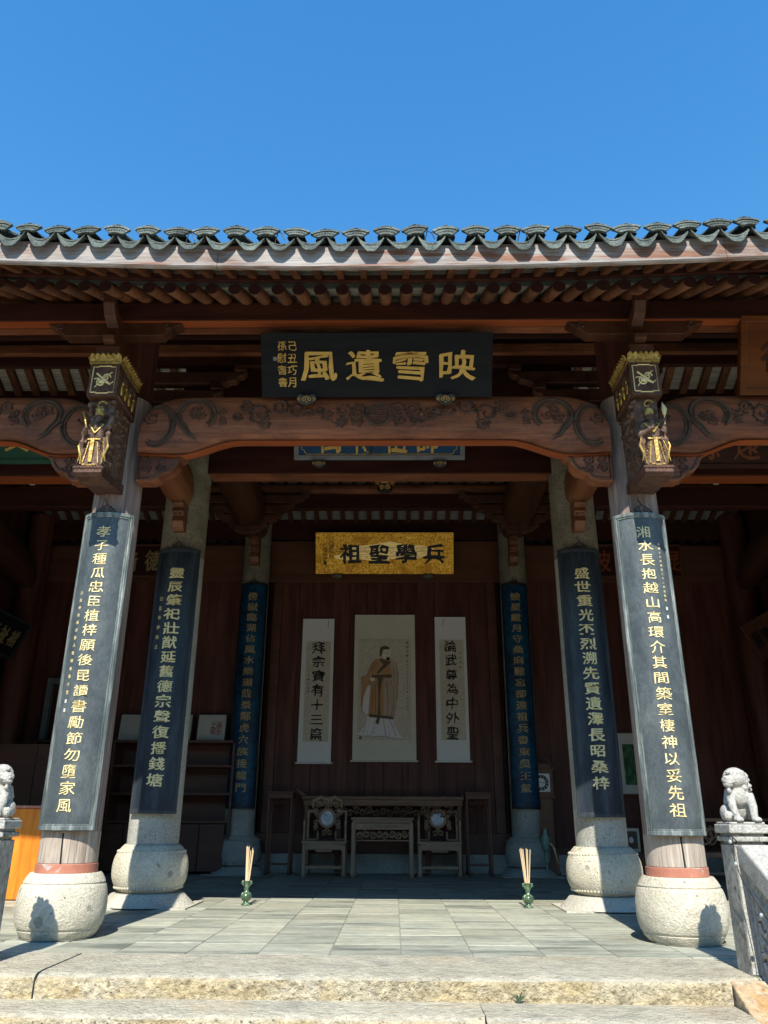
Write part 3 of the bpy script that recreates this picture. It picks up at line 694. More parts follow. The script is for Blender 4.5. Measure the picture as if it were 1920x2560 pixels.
    if sgn < 0:
        T = MB().tube([(fx - .055, fy - .075, fz + .30), (fx - .075, fy - .08, fz + .38), (fx - .095, fy - .07, fz + .43)], [.004, .008, .004], 6)
        part('ceremonial_baton', T, 'old_gold', br, smooth=50)
    else:
        T = MB().tube([(fx + .085, fy - .055, fz + .33), (fx + .088, fy - .06, fz + .41)], .004, 6)
        T.tube([(fx + .088, fy - .06, fz + .40), (fx + .092, fy - .06, fz + .45), (fx + .085, fy - .055, fz + .51)], [.010, .02, .003], 8)
        part('fly_whisk', T, 'pale_gold', br, smooth=50)
    # curled bracket above the box
    cu = MB().prism([(5.06, 3.975), (5.5, 3.975), (5.5, 4.05), (5.06, 4.05)], xb - .09, xb + .09, 'x')
    cu.prism([(5.12, 4.05), (5.5, 4.05), (5.5, 4.34), (5.10, 4.34), (5.03, 4.36), (5.00, 4.43), (4.96, 4.44), (4.95, 4.36), (5.0, 4.28), (5.09, 4.23), (5.08, 4.17), (5.03, 4.13), (5.04, 4.09)], xb - .045, xb + .045, 'x')
    part('curled_arm', cu, 'dark_wood_y', br, bevel=.008)
for s in (-1, 1): deity(2 * s, s)

# ---- eave purlin, arms with carved tips, brackets
part('eave_beam', MB().box(-7, 7, 5.15, 5.245, 4.336, 4.50), 'dark_wood', hall, bevel=.006)
part('eave_beam_liner', MB().box(-7, 7, 5.25, 5.33, 4.325, 4.50), 'beam_wood', hall)
part('lit_underside_strip', MB().box(-7, 7, 5.155, 5.24, 4.330, 4.3345), 'red_under', hall)  # bright strip painting bounced light on the dark beam's underside
for s in (-1, 1):
    a = MB(); L = .53; x = 2.03 * s
    a.prism([(x - L, 4.325), (x - L + .03, 4.30), (x - L + .06, 4.29), (x - L + .08, 4.26), (x - L + .12, 4.245), (x - L + .15, 4.21), (x + L - .15, 4.21), (x + L - .12, 4.245), (x + L - .08, 4.26), (x + L - .06, 4.29), (x + L - .03, 4.30), (x + L, 4.325)], 5.17, 5.28)
    arm = part('bracket_arm', a, 'dark_wood_y', hall, bevel=.006)
    e = MB(); mp = plane_map((x, 5.168, 0), (1, 0, 0), (0, 0, 1), (0, -1, 0))
    for q in (-1, 1): foliage(e, q * (L - .11), 4.29, .028, mp, 70 + q, 5, .006)
    part('relief', e, 'carved_wood', arm, smooth=60)
part('column_post', MB().box(-2.09, -1.91, 5.44, 5.9, 3.87, 4.6), 'dark_wood_z', hall); part('column_post', MB().box(1.91, 2.09, 5.44, 5.9, 3.87, 4.6), 'dark_wood_z', hall)
def corbels(cx, y, z, sgn, mat_='dark_wood_y', n=3, up=.22, out=.26, th=.10):
    for k in range(n):
        x0 = cx; x1 = cx + sgn * (.3 + out * k); zz = z + up * k
        pts = [(x0, zz + .13), (x1, zz + .13), (x1 - sgn * .03, zz + .09), (x1 - sgn * .08, zz + .075), (x1 - sgn * .10, zz + .035), (x1 - sgn * .17, zz + .02), (x1 - sgn * .2, zz), (x0, zz)]
        part('corbel_arm', MB().prism(pts, y - th / 2, y + th / 2), mat_, hall, bevel=.008)
        part('bearing_block', MB().box(min(x1 - sgn * .12, x1 - sgn * .01), max(x1 - sgn * .12, x1 - sgn * .01), y - .07, y + .07, zz + .132, zz + up - .002), mat_, hall, bevel=.006)
for s in (-1, 1):
    corbels(s * 2, 6.6, 4.20, -s, n=3, up=.2, out=.22); corbels(s * 2, 6.6, 4.20, s, n=3, up=.2, out=.22)
    corbels(s * 2, 10.9, 4.62, -s, n=4, up=.16, out=.2); corbels(s * 2, 10.9, 4.62, s, n=4, up=.16, out=.2)
part('porch_purlin', MB().box(-7, 7, 6.53, 6.67, 4.93, 5.02), 'beam_wood', hall)
part('porch_purlin', MB().box(-7, 7, 6.05, 6.12, 4.80, 4.95), 'dark_wood', hall)

# ---- beams running back from front columns and main room beams
def depth_beam(x, y0, y1, zb, h, w, material, arch=.05, nm='cross_beam'):
    mb = MB(); 
    def fn(u, v):
        y = y0 + (y1 - y0) * v; e = min(v, 1 - v) / .22; k = 1 if e > 1 else math.sqrt(max(0.02, 1 - (1 - e) ** 2))
        a = 2 * pi * u; sg = lambda q, p: math.copysign(abs(q) ** p, q)
        zc = zb + h / 2 + arch * sin(pi * v)
        hh = h / 2 * (.62 + .38 * k); ww = w / 2 * (.55 + .45 * k)
        return (x + ww * sg(cos(a), .75), y, zc + hh * sg(sin(a), .7))
    mb.grid(fn, 22, 34, closeu=True)
    return part(nm, mb, material, hall, smooth=50)
def hanging_block(x, y, z0, z1, w, parent):
    h = z1 - z0
    m = MB().prism([(y + .12, z1), (y - .10, z1), (y - .11, z1 - .22 * h), (y - .06, z1 - .30 * h), (y - .08, z1 - .45 * h), (y - .03, z1 - .55 * h), (y - .05, z1 - .75 * h), (y - .01, z0 + .08 * h), (y + .03, z0), (y + .12, z0)], x - w / 2, x + w / 2, 'x')
    o = part('hanging_bracket', m, 'beam_wood_y', parent, bevel=.008)
    e = MB(); mp = plane_map((x, y - .06, 0), (1, 0, 0), (0, 0, 1), (0, -1, 0))
    relief(e, [(-w * .3, z1 - .32 * h), (w * .3, z1 - .55 * h)], .006, mp); relief(e, [(w * .3, z1 - .32 * h), (-w * .3, z1 - .55 * h)], .006, mp)
    part('relief', e, 'carved_wood', o)
for s in (-1, 1):
    b = depth_beam(2 * s, 5.70, 7.42, 3.62, .40, .29, 'beam_wood_y', .04); hanging_block(1.985 * s, 7.28, 3.37, 3.68, .115, b)
    b = depth_beam(2 * s, 7.75, 11.62, 4.70, .52, .50, 'dark_wood_y', .08); hanging_block(1.985 * s, 11.47, 4.335, 4.77, .135, b)
    for yy0, yy1, zb in ((5.70, 7.42, 3.62), (7.75, 11.62, 4.2)):
        b = depth_beam(5.5 * s, yy0, yy1, zb - .3, .5, .4, 'dark_wood_y', .3)
part('lintel', MB().box(-1.80, 1.80, 7.50, 7.70, 4.078, 4.75), 'dark_wood', hall, bevel=.008)
part('lit_underside_strip', MB().box(-1.78, 1.78, 7.505, 7.695, 4.070, 4.0765), 'beam_wood', hall)  # paler strip, the light on the underside put into its colour
for s in (-1, 1):
    xa, xb = sorted((s * 2.2, s * 5.3)); part('lintel', MB().box(xa, xb, 7.50, 7.70, 4.05, 4.75), 'dark_wood', hall, bevel=.008)
    part('lit_underside_strip', MB().box(xa, xb, 7.505, 7.695, 4.040, 4.0485), 'red_under', hall)  # red strip carries painted light under the side lintel
    part('lintel', MB().box(xa, xb, 8.5, 8.62, 4.1, 4.35), 'dark_wood', hall, bevel=.008)
# purlin at the back of the main room
part('round_purlin', MB().tube([(-5.6, 11.05, 5.385), (0, 11.05, 5.385), (5.6, 11.05, 5.385)], .085, 20), 'beam_wood', hall, smooth=60)
part('purlin_board', MB().box(-5.6, 5.6, 11.0, 11.1, 5.06, 5.29), 'dark_wood', hall, bevel=.005)

# ---- roof: soffits with rafters, eave tiles
roof = part('roof', MB().prism([(4.40, 4.34), (8.6, 6.95), (13.6, 4.6), (13.6, 4.75), (8.6, 7.05), (4.34, 4.375)], -7.6, 7.6, 'x'), 'roof_tile', hall)
def zc(x): return .0101 * x * x   # the eave line rises towards the sides
NX = 36; XE = 7.2
def strip(fn_y0z0y1z1, name, material, parent, th=.012):
    mb = MB(); n = 2 * NX
    for i in range(n):
        xa, xb = -XE + 2 * XE * i / n, -XE + 2 * XE * (i + 1) / n
        (y0, z0, y1, z1) = fn_y0z0y1z1
        vs = []
        for xx in (xa, xb):
            k = zc(xx); vs += [(xx, y0, z0 + k), (xx, y1, z1 + k), (xx, y1, z1 + k + th), (xx, y0, z0 + k + th)]
        mb.add(vs, [(0, 4, 5, 1), (3, 2, 6, 7), (0, 3, 7, 4), (1, 5, 6, 2)])
    return part(name, mb, material, parent)
# fascia in three butted lengths with joints at x=-1.0 and 2.35
fas = [(-XE, -4.3), (-4.297, -1.022), (-1.019, 2.36), (2.363, 5.4), (5.403, XE)]
for xa, xb in fas:
    mb = MB(); n = 24
    for i in range(n):
        a, b = xa + (xb - xa) * i / n, xa + (xb - xa) * (i + 1) / n; vs = []
        for xx in (a, b):
            k = zc(xx); vs += [(xx, 4.265, 4.120 + k), (xx, 4.256, 4.130 + k), (xx, 4.256, 4.145 + k), (xx, 4.265, 4.149 + k), (xx, 4.265, 4.300 + k), (xx, 4.292, 4.300 + k), (xx, 4.292, 4.124 + k)]
        m = 7; fs = [(q, q + m, (q + 1) % m + m, (q + 1) % m) for q in range(m)]
        if i == 0: fs.append(tuple(range(m)))
        if i == n - 1: fs.append(tuple(range(2 * m - 1, m - 1, -1)))
        mb.add(vs, fs)
    part('fascia_board', mb, 'fascia_paint', roof)
strip((4.293, 4.222, 4.86, 4.52), 'soffit_board', 'pale_board', roof)
strip((4.86, 4.405, 5.6, 4.80), 'soffit_board', 'pale_board', roof)
strip((4.70, 4.358, 4.742, 4.362), 'batten', 'dark_wood', roof, .045)
fr_mesh = None
def rafter_square(x):
    mb = MB(); w = .024; k = zc(x)
    mb.prism([(4.294, 4.154 + k), (4.76, 4.398 + k), (4.76, 4.448 + k), (4.294, 4.206 + k)], x - w, x + w, 'x')
    return mb
pitch = .158
nr = 0
for i in range(-26, 27):
    x = .09 + i * pitch + random.uniform(-.008, .008)
    part('flying_rafter', rafter_square(x), 'rafter_wood', roof)
    k = zc(x); x2 = x + .006
    y0, y1 = 4.735, 5.6; sl = .50; z0 = 4.305 + k
    mb = MB(); n = 14; r = .048; vs = []
    d = Vector((0, 1, sl)).normalized(); u = Vector((1, 0, 0)); w_ = u.cross(d) * -1
    for yy in (y0, y1):
        c = Vector((x2, yy, z0 + (yy - y0) * sl))
        for q in range(n):
            a = 2 * pi * q / n; vs.append(c + (u * cos(a) + Vector((0, 0, 1)) * sin(a)) * r)
    mb.add(vs, [(q, (q + 1) % n, (q + 1) % n + n, q + n) for q in range(n)])
    o = part('round_rafter', mb, 'rafter_wood', roof, smooth=60)
    e = MB().add([(v[0], v[1] - .001, v[2]) for v in vs[:n]], [tuple(range(n))]); e.add([(v[0], v[1] + .012, v[2]) for v in vs[:n]], [tuple(range(n))])
    o.data.materials.append(M['rafter_end'])
    import bmesh
    bm = bmesh.new(); bm.from_mesh(o.data); bm.verts.ensure_lookup_table()
    f = bm.faces.new([bm.verts[q] for q in range(n)]); f.material_index = 1; bmesh.ops.recalc_face_normals(bm, faces=bm.faces); bm.to_mesh(o.data); bm.free()
# drip tiles (curved, hanging) and upright fan-shaped end tiles
P_ = .2016
def drip_mesh():
    mb = MB(); hw = .092; n = 10; vs = []; T = .012
    prof = []
    for i in range(n + 1):
        u = -1 + 2 * i / n; zt = .030 - .048 * (1 - u * u)         # trough of the concave tile
        zb = zt - .056 * (1 - abs(u) ** 2.2) - .012 - (.006 * abs(sin(u * 11)))
        prof.append((u * hw, zt, zb))
    for yy in (0, T):
        for x, zt, zb in prof: vs.append((x, yy + .020 * (zt - zb) / .06, zt)); vs.append((x, yy - .0, zb))
    m = 2 * (n + 1); fs = []
    for i in range(n):
        a = 2 * i; fs += [(a, a + 1, a + 3, a + 2), (a + m, a + 2 + m, a + 3 + m, a + 1 + m), (a, a + 2, a + 2 + m, a + m), (a + 1, a + 1 + m, a + 3 + m, a + 3)]
    mb.add(vs, fs)
    # the tile body behind the apron
    bv = []; 
    for yy, zz in ((.015, 0), (.62, .32)):
        for x, zt, zb in prof: bv.append((x, yy, zt + zz)); bv.append((x, yy, zt + zz - .012))
    fs = []
    for i in range(n):
        a = 2 * i; fs += [(a, a + 2, a + 2 + m, a + m), (a + 1, a + 1 + m, a + 3 + m, a + 3), (a, a + 1, a + 3, a + 2)]
    mb.add(bv, fs)
    return mb
def cap_mesh():
    mb = MB(); n = 16
    # barrel
    vs = []
    for yy, zz in ((.02, 0), (.62, .32)):
        for i in range(n + 1):
            a = pi * i / n; vs.append((cos(a) * .058, yy, .052 + zz + sin(a) * .042))
    mb.add(vs, [(i, i + 1, i + 1 + n + 1, i + n + 1) for i in range(n)])
    # fan-shaped face plate leaning back, scalloped rim
    def fan(r0, r1, y, sc=0.0, th=.016, a0=.62, k=18):
        vs = []
        for yy in (0, th):
            for i in range(k + 1):
                a = a0 + (pi - 2 * a0) * i / k; ro = r1 + sc * abs(sin(i * pi / 2.0)); c = (0, -.055)
                for r in (r0, ro):
                    zz = c[1] + sin(a) * r; vs.append((cos(a) * r, y + yy + (zz - .03) * .28, zz + .055))
        m = 2 * (k + 1); fs = []
        for i in range(k):
            a = 2 * i; fs += [(a, a + 1, a + 3, a + 2), (a + m, a + 2 + m, a + 3 + m, a + 1 + m), (a + 1, a + 1 + m, a + 3 + m, a + 3), (a, a + 2, a + 2 + m, a + m)]
        fs += [(0, m, m + 1, 1), (2 * k, 2 * k + 1, 2 * k + 1 + m, 2 * k + m)]
        mb.add(vs, fs)
    fan(.060, .122, 0, a0=.88); fan(.115, .130, -.007, .006, .022, a0=.86); fan(.058, .067, -.006, 0, .02, a0=.88)
    for i in range(7):   # raised pattern on the plate
        a = 1.02 + (pi - 2.04) * i / 6; r = .091; zz = -.055 + sin(a) * r
        mb.ell((cos(a) * r, -.002 + (zz - .03) * .28, zz + .055), (.0075, .006, .009), 6, 4)
    for i in range(3):
        mb.ell(((i - 1) * .026, .012, .136 - abs(i - 1) * .008), (.016, .012, .009), 6, 4)
    return mb
dm = me(drip_mesh(), 'drip_tile', 'roof_tile', 50); cm = me(cap_mesh(), 'end_tile', 'roof_tile', 40)
for i in range(-28, 29):
    x = .104 + i * P_
    o = link('end_tile', cm, roof, (x, 4.215 + random.uniform(-.006, .006), 4.287 + zc(x) + random.uniform(-.006, .006))); o.rotation_euler = (random.uniform(-.10, .10), random.uniform(-.08, .08), random.uniform(-.09, .09))
    o.scale = (1.10 + random.uniform(-.05, .05), 1.1, 1.0 + random.uniform(-.07, .05))
    x += P_ / 2
    o = link('drip_tile', dm, roof, (x, 4.208 + random.uniform(-.008, .008), 4.303 + zc(x) + random.uniform(-.006, .006))); o.rotation_euler = (0, random.uniform(-.08, .08), random.uniform(-.07, .07)); o.scale = (1 + random.uniform(-.04, .04), 1, 1 + random.uniform(-.1, .08))
# wires lying among the tiles
wr = MB()
for x in (-1.24, -.64, .36, .98): wr.tube([(x, 4.24, 4.30), (x + .02, 4.22, 4.385), (x + .05, 4.21, 4.36), (x + .07, 4.20, 4.30)], .004, 5)
part('cable', wr, 'wire', roof)
# porch soffit and main-room soffit seen between beams, with their rafters
def soffit(y0, z0, y1, z1, pit, w, xs=(-5.6, 5.6), wood='rafter_wood', board='pale_board'):
    mb = MB().prism([(y0, z0), (y1, z1), (y1, z1 + .02), (y0, z0 + .02)], xs[0], xs[1], 'x'); part('ceiling_board', mb, board, roof)
    x = xs[0] + pit / 2; n = 0
    base = me(MB().prism([(y0, z0 - .06), (y1, z1 - .06), (y1, z1 - .001), (y0, z0 - .001)], -w / 2, w / 2, 'x'), 'rafter', wood)
    while x < xs[1]:
        link('ceiling_rafter', base, roof, (x, 0, 0)); x += pit
soffit(6.75, 5.42, 7.48, 5.06, .195, .075)
part('dark_filler_board', MB().box(-5.7, 5.7, 6.60, 6.66, 4.83, 5.9), 'dark_wood', hall)  # board added to block the view above, so the gap stays black
part('dark_filler_board', MB().box(-5.7, 5.7, 7.485, 7.56, 4.70, 5.165), 'dark_wood', hall)
for s in (-1, 1): part('dark_filler_board', MB().box(min(s * 1.06, s * 1.9), max(s * 1.06, s * 1.9), 6.70, 6.74, 4.40, 4.98), 'dark_wood', hall)  # dark panels added to fill the blackness beside the plaque
part('dark_filler_board', MB().box(-5.7, 5.7, 11.85, 11.92, 4.88, 5.235), 'dark_wood', hall)  # dark sheet added as the black gap above the screen
soffit(8.6, 6.60, 12.4, 4.97, .21, .07, wood='dark_wood_y', board='ceiling_grey_shaded')

# walls of the hall
part('side_wall', MB().box(-5.9, -5.75, 5.9, 13.6, -.1, 6.6), 'dark_wood_z', hall); part('side_wall', MB().box(5.75, 5.9, 5.9, 13.6, -.1, 6.6), 'dark_wood_z', hall)
part('rear_wall', MB().box(-5.9, 5.9, 13.4, 13.55, -.1, 5.6), 'dark_wood_z', hall)
# central screen: stone sill, rails, individual planks
scr = part('panelled_screen', MB().box(-1.80, 1.80, 12.03, 12.09, .25, 4.86), 'dark_wood', hall)
part('stone_sill', MB().box(-1.82, 1.82, 11.985, 12.12, 0, .25), 'plinth_stone', scr, bevel=.006)
for a, b in ((.252, .52), (4.20, 4.88)): part('rail', MB().box(-1.82, 1.82, 11.975, 12.03, a, b), 'cupboard_wood', scr, bevel=.006)
for s in (-1, 1): part('stile', MB().box(min(s * 1.60, s * 1.74), max(s * 1.60, s * 1.74), 11.970, 12.03, .522, 4.198), 'cupboard_wood', scr, bevel=.006)
npk = 12
for i in range(npk):
    xa = -1.598 + 3.196 * i / npk; part('plank', MB().box(xa + .002, xa + 3.196 / npk - .002, 11.992 + random.uniform(0, .003), 12.028, .522, 4.198), 'dark_wood_z', scr, bevel=.002)
for s in (-1, 1):
    xa, xb = sorted((s * 1.84, s * 5.74))
    sw = part('panelled_wall', MB().box(xa, xb, 12.03, 12.09, .25, 4.86), 'dark_wood', hall)
    part('stone_sill', MB().box(xa, xb, 11.985, 12.12, 0, .25), 'plinth_stone', sw)
    part('rail', MB().box(xa, xb, 11.975, 12.03, 4.2, 4.80), 'cupboard_wood', sw); part('rail', MB().box(xa, xb, 11.975, 12.03, .252, .34), 'cupboard_wood', sw)
    k = 13
    for i in range(k):
        x0 = xa + (xb - xa) * i / k; part('plank', MB().box(x0 + .002, x0 + (xb - xa) / k - .002, 11.99, 12.028, .342, 4.198), 'dark_wood_z', sw)

# ---------------------------------------------------------------- couplet boards on the columns
def hook(parent, x, y, z, s=1.0, r=.07):
    h = MB(); mp = plane_map((x, y, z), (1, 0, 0), (0, 0, 1), (0, -1, 0))
    for q in (-1, 1):
        relief(h, spiral(q * .035 * s, .022 * s, .022 * s, pi / 2, 1.2, q), .0045 * s, mp); relief(h, bez((q * .07 * s, 0), (q * .06 * s, .03 * s), (q * .02 * s, .03 * s), (0, .06 * s)), .004 * s, mp)
    relief(h, [(-.075 * s, 0), (.075 * s, 0)], .005 * s, mp); relief(h, bez((0, .05 * s), (.0, .09 * s), (-.03 * s, .08 * s), (-.02 * s, .11 * s)), .004 * s, mp)
    part('hook', h, 'metal_dark', parent)
def couplet(x, y, R, w, z0, z1, text, panel, frame, letter, label, group, cw, ch, vt, vb, small=None, du=0, fw=.026, lt=.005, bold=True):
    c = thing('couplet_board', (x, y, z0), label, 'couplet board', group)
    H = z1 - z0; A = math.asin(min(.99, w / 2 / R))
    def cyl(r):
        return lambda u, v, t: (sin(u / R) * (r + t), -cos(u / R) * (r + t), v)
    U = A * R
    def arc(u0, u1, v0, v1, r0, r1, nu=14, nv=1):
        mb = MB(); vs = []
        for r in (r0, r1):
            for j in range(nv + 1):
                for i in range(nu + 1): vs.append(cyl(r)(u0 + (u1 - u0) * i / nu, v0 + (v1 - v0) * j / nv, 0))
        m = (nu + 1) * (nv + 1); fs = []; wv = nu + 1
        for j in range(nv):
            for i in range(nu):
                a = j * wv + i; fs += [(a, a + 1, a + wv + 1, a + wv), (m + a, m + a + wv, m + a + wv + 1, m + a + 1)]
        for i in range(nu): fs += [(i, i + m, i + 1 + m, i + 1), (nv * wv + i, nv * wv + i + 1, nv * wv + i + 1 + m, nv * wv + i + m)]
        for j in range(nv): fs += [(j * wv, (j + 1) * wv, (j + 1) * wv + m, j * wv + m), (j * wv + nu, j * wv + nu + m, (j + 1) * wv + nu + m, (j + 1) * wv + nu)]
        mb.add(vs, fs); return mb
    part('panel', arc(-U + .002, U - .002, .004, H - .004, R - .030, R - .010, 16, 6), panel, c, smooth=50)
    f = part('frame', arc(-U, -U + fw, fw, H - fw, R - .032, R, 3), frame, c, smooth=40, bevel=.004)
    part('frame', arc(U - fw, U, fw, H - fw, R - .032, R, 3), frame, c, smooth=40, bevel=.004)
    part('frame', arc(-U, U, 0, fw * 1.1, R - .032, R + .001), frame, c, smooth=40, bevel=.004)
    part('frame', arc(-U, U, H - fw * 1.1, H, R - .032, R + .001), frame, c, smooth=40, bevel=.004)
    m2 = fw + .004
    for (a0, a1, b0, b1) in ((-U + m2, -U + m2 + .010, m2 + .008, H - m2 - .008), (U - m2 - .010, U - m2, m2 + .008, H - m2 - .008), (-U + m2, U - m2, m2, m2 + .010), (-U + m2, U - m2, H - m2 - .010, H - m2)):
        part('moulding', arc(a0, a1, b0, b1, R - .02, R - .004, 2 if a1 - a0 < .02 else 12), frame, c, smooth=40)
    column_text(text, c, du, H * vt, H * vb, cw, ch, cyl(R - .0105), letter, lt, bold=bold)
    if small:
        st_, su, a, b, sw_ = small; column_text(st_, c, su, H * a, H * b, sw_, sw_, cyl(R - .0105), letter, .003, joined=True)
        if len(st_) > 8:
            for zz in (H * b - .06, H * b - .12):
                q = MB().add([cyl(R - .007)(su + a_, zz + b_, 0) for a_, b_ in ((-.009, -.012), (.009, -.012), (.009, .012), (-.009, .012))], [(0, 1, 2, 3)])
                part('seal_mark', q, 'panel_white', c)
    hook(c, 0, -R + .01, H + .002, 1.0)
    return c
couplet(-1.985, Y1, .236, .375, .635, 2.835, '孝子種瓜忠臣植梓願後昆讀書勵節勿墮家風', 'black_lacquer', 'frame_lacquer', 'pale_gold', 'weathered grey-black couplet board on the front left column, gold brush characters', 'couplet boards on the columns', .112, .088, .93, .07, ('己丑仲秋孫氏後人敬撰並書于堂', -.110, .72, .40, .026), bold=False)
couplet(1.985, Y1, .236, .385, .625, 2.832, '湘水長抱越山高環介其間築室棲神以妥先祖', 'black_lacquer', 'frame_lacquer', 'pale_gold', 'weathered grey-black couplet board on the front right column, begins with water character', 'couplet boards on the columns', .112, .088, .93, .07, ('民國十六年孫氏三十二世孫敬錄', .105, .89, .70, .020), du=-.005, bold=False)
couplet(-1.975, Y2, .281, .42, .745, 3.20, '靈辰肇祀壯猷延舊德宗聲復播錢塘', 'navy_lacquer', 'navy_frame', 'pale_gold', 'dark navy couplet board on the left granite column, large gold characters', 'couplet boards on the columns', .155, .118, .895, .115, ('己丑年仲秋立', -.125, .79, .60, .042), du=.012, fw=.03)
couplet(1.975, Y2, .281, .42, .735, 3.20, '盛世重光丕烈溯先賢遺澤長昭桑梓', 'navy_lacquer', 'navy_frame', 'pale_gold', 'dark navy couplet board on the right granite column beside the lotus picture', 'couplet boards on the columns', .155, .118, .895, .115, du=.0, fw=.03)
couplet(-1.98, Y3, .262, .415, .832, 4.05, '傍嶽臨湖佔風水樂道哉景鄰虎穴族接龍門', 'blue_lacquer', 'blue_frame', 'dim_gold', 'deep blue couplet board on the column left of the scrolls', 'couplet boards on the columns', .165, .125, .935, .085, fw=.02)
couplet(1.98, Y3, .262, .40, .845, 4.05, '披星戴月守桑麻難忘卻遠祖兵書東吳王氣', 'blue_lacquer', 'blue_frame', 'dim_gold', 'deep blue couplet board on the column right of the scrolls, next to the clock', 'couplet boards on the columns', .165, .125, .935, .085, fw=.02)

# ---------------------------------------------------------------- plaques
def cloud_knob(parent, mp, u, v, s=1.0):
    k = MB(); pts = [(-.10, .02), (-.085, .045), (-.05, .05), (-.03, .035), (0, .04), (.03, .035), (.05, .05), (.085, .045), (.10, .02), (.095, -.015), (.06, -.045), (.02, -.06), (0, -.066), (-.02, -.06), (-.06, -.045), (-.095, -.015)]
    f = [mp(u + a * s, v + b * s, .055) for a, b in pts]; bk = [mp(u + a * s * 1.06, v + b * s * 1.06, -.03) for a, b in pts]; n = len(pts)
    k.add(f + bk, [tuple(range(n)), tuple(range(2 * n - 1, n - 1, -1))] + [(i, (i + 1) % n, (i + 1) % n + n, i + n) for i in range(n)])
    o = part('cloud_knob', k, 'gray_frame' if s > .9 else 'metal_dark', parent, bevel=.006)
    g = MB()
    for q in (-1, 1):
        relief(g, [(u + q * (.03 * s) + a, v + b) for a, b in spiral(0, 0, .024 * s, pi / 2, 1.25, q)], .0028 * s, mp, w=.057)
        for j in range(3): relief(g, [(u + q * (.064 + j * .009) * s, v + .018 * s - j * .003), (u + q * (.070 + j * .009) * s, v), (u + q * (.064 + j * .009) * s, v - .016 * s)], .002 * s, mp, w=.057)
    relief(g, [(u + cos(a) * .006 * s, v - .03 * s + sin(a) * .006 * s) for a in [i * .9 for i in range(8)]], .002 * s, mp, w=.057)
    relief(g, [(u - .008 * s, v + .034 * s), (u, v + .01 * s), (u + .008 * s, v + .034 * s)], .0022 * s, mp, w=.057)
    part('gold_curl', g, 'gold_paint', o)
def plaque(name, cx, yb, yt, zb, zt, w, face, label, edge=None, th=.045, border=None):
    """a board leaning forward: bottom edge at (yb, zb), top edge at (yt, zt)"""
    t = thing(name, (cx, yb, zb), label, 'plaque')
    up = Vector((0, yt - yb, zt - zb)); H = up.length; up.normalize(); nn = Vector((0, -up.z, up.y))
    mp = plane_map((0, 0, 0), (1, 0, 0), up, nn)
    def slabm(u0, u1, v0, v1, w0, w1):
        vs = [mp(u, v, q) for q in (w0, w1) for v in (v0, v1) for u in (u0, u1)]
        return MB().add(vs, [(0, 2, 3, 1), (4, 5, 7, 6), (0, 1, 5, 4), (2, 6, 7, 3), (0, 4, 6, 2), (1, 3, 7, 5)])
    part('board', slabm(-w / 2, w / 2, 0, H, -th, 0), face, t, bevel=.004)
    if border:
        bw = border[1]
        for (a, b, c, d) in ((-w / 2, w / 2, 0, bw), (-w / 2, w / 2, H - bw, H), (-w / 2, -w / 2 + bw, bw, H - bw), (w / 2 - bw, w / 2, bw, H - bw)):
            part('frame', slabm(a, b, c, d, .0005, .018), border[0], t, bevel=.004)
    return t, mp, H, slabm
def row_text(text, t, mp, us, v, w, h, material, th=.006, brush=.035):
    for ch, u in zip(text, us):
        mb = MB(); put_glyph(mb, ch, u, v, w, h, mp, th, brush); part('character', mb, material, t)
t, mp, H, sm = plaque('main_plaque', .022, 5.40, 5.155, 3.79, 4.222, 1.80, 'plaque_black', 'large black plaque with four gold characters leaning over the carved middle beam')
row_text('風遺雪映', t, mp, [-.450, -.095, .265, .625], H * .50, .30, .245, 'gold_paint', .010, .045)
column_text('己丑巧月', t, -.655, H * .80, H * .24, .075, .08, mp, 'gold_paint', .006, .05, True)
column_text('孫慰耆書', t, -.735, H * .80, H * .24, .075, .08, mp, 'gold_paint', .006, .05, True)
part('seal_mark', sm(-.805, -.775, H * .57, H * .63, .001, .003), 'gray_frame', t)
for u in (-.545, .535): cloud_knob(t, mp, u, -.012, .78)
t, mp, H, sm = plaque('blue_plaque', .005, 7.35, 7.15, 4.16, 4.68, 1.76, 'plaque_blue', 'blue plaque with gold characters half hidden behind the carved beam', border=('gray_frame', .05))
row_text('萬傳祖師', t, mp, [-.50, -.15, .17, .50], H * .42, .26, .34, 'gold_paint', .008, .04)
g = MB(); u0 = .80; v0 = .062
relief(g, [(-u0, H - .08), (-u0, v0 + .05), (-u0 + .025, v0 + .04), (-u0 + .035, v0 + .015), (-u0 + .05, v0), (u0 - .05, v0), (u0 - .035, v0 + .015), (u0 - .025, v0 + .04), (u0, v0 + .05), (u0, H - .08)], .004, mp, 4, w=.001); part('gold_line', g, 'gold_paint', t)
for u in (-.62, .62): cloud_knob(t, mp, u, -.035, .72)
t, mp, H, sm = plaque('gold_plaque', .006, 11.85, 11.62, 4.292, 4.905, 2.17, 'plaque_gold', 'gold leaf plaque with four black characters above the hanging scrolls', th=.04)
g = MB()
for k in range(15):     # curling cloud lines painted across the plaque
    cx = -.66 + k * .1; cy = H * (.5 + .12 * sin(k * 2.1)); 
    relief(g, [(cx + cos(a) * .19 * q, cy + sin(a) * .032 * q) for q, a in [(1 - i * .03, i * .45) for i in range(24)]], .0028, mp, 3, w=.003)
clb = MB(); cp = [(-.80, .42), (-.6, .52), (-.5, .66), (-.2, .70), (.1, .78), (.35, .70), (.62, .68), (.80, .60), (.7, .45), (.5, .36), (.2, .38), (-.1, .30), (-.4, .36), (-.6, .33), (-.75, .36)]
clb.add([mp(a, b * H, .0015) for a, b in cp], [tuple(range(len(cp)))]); part('cloud_ground', clb, 'plaque_cloud', t); part('cloud_lines', g, 'seal_red', t)
row_text('祖聖學兵', t, mp, [-.54, -.09, .33, .78], H * .50, .34, .31, 'ink', .008, .06)
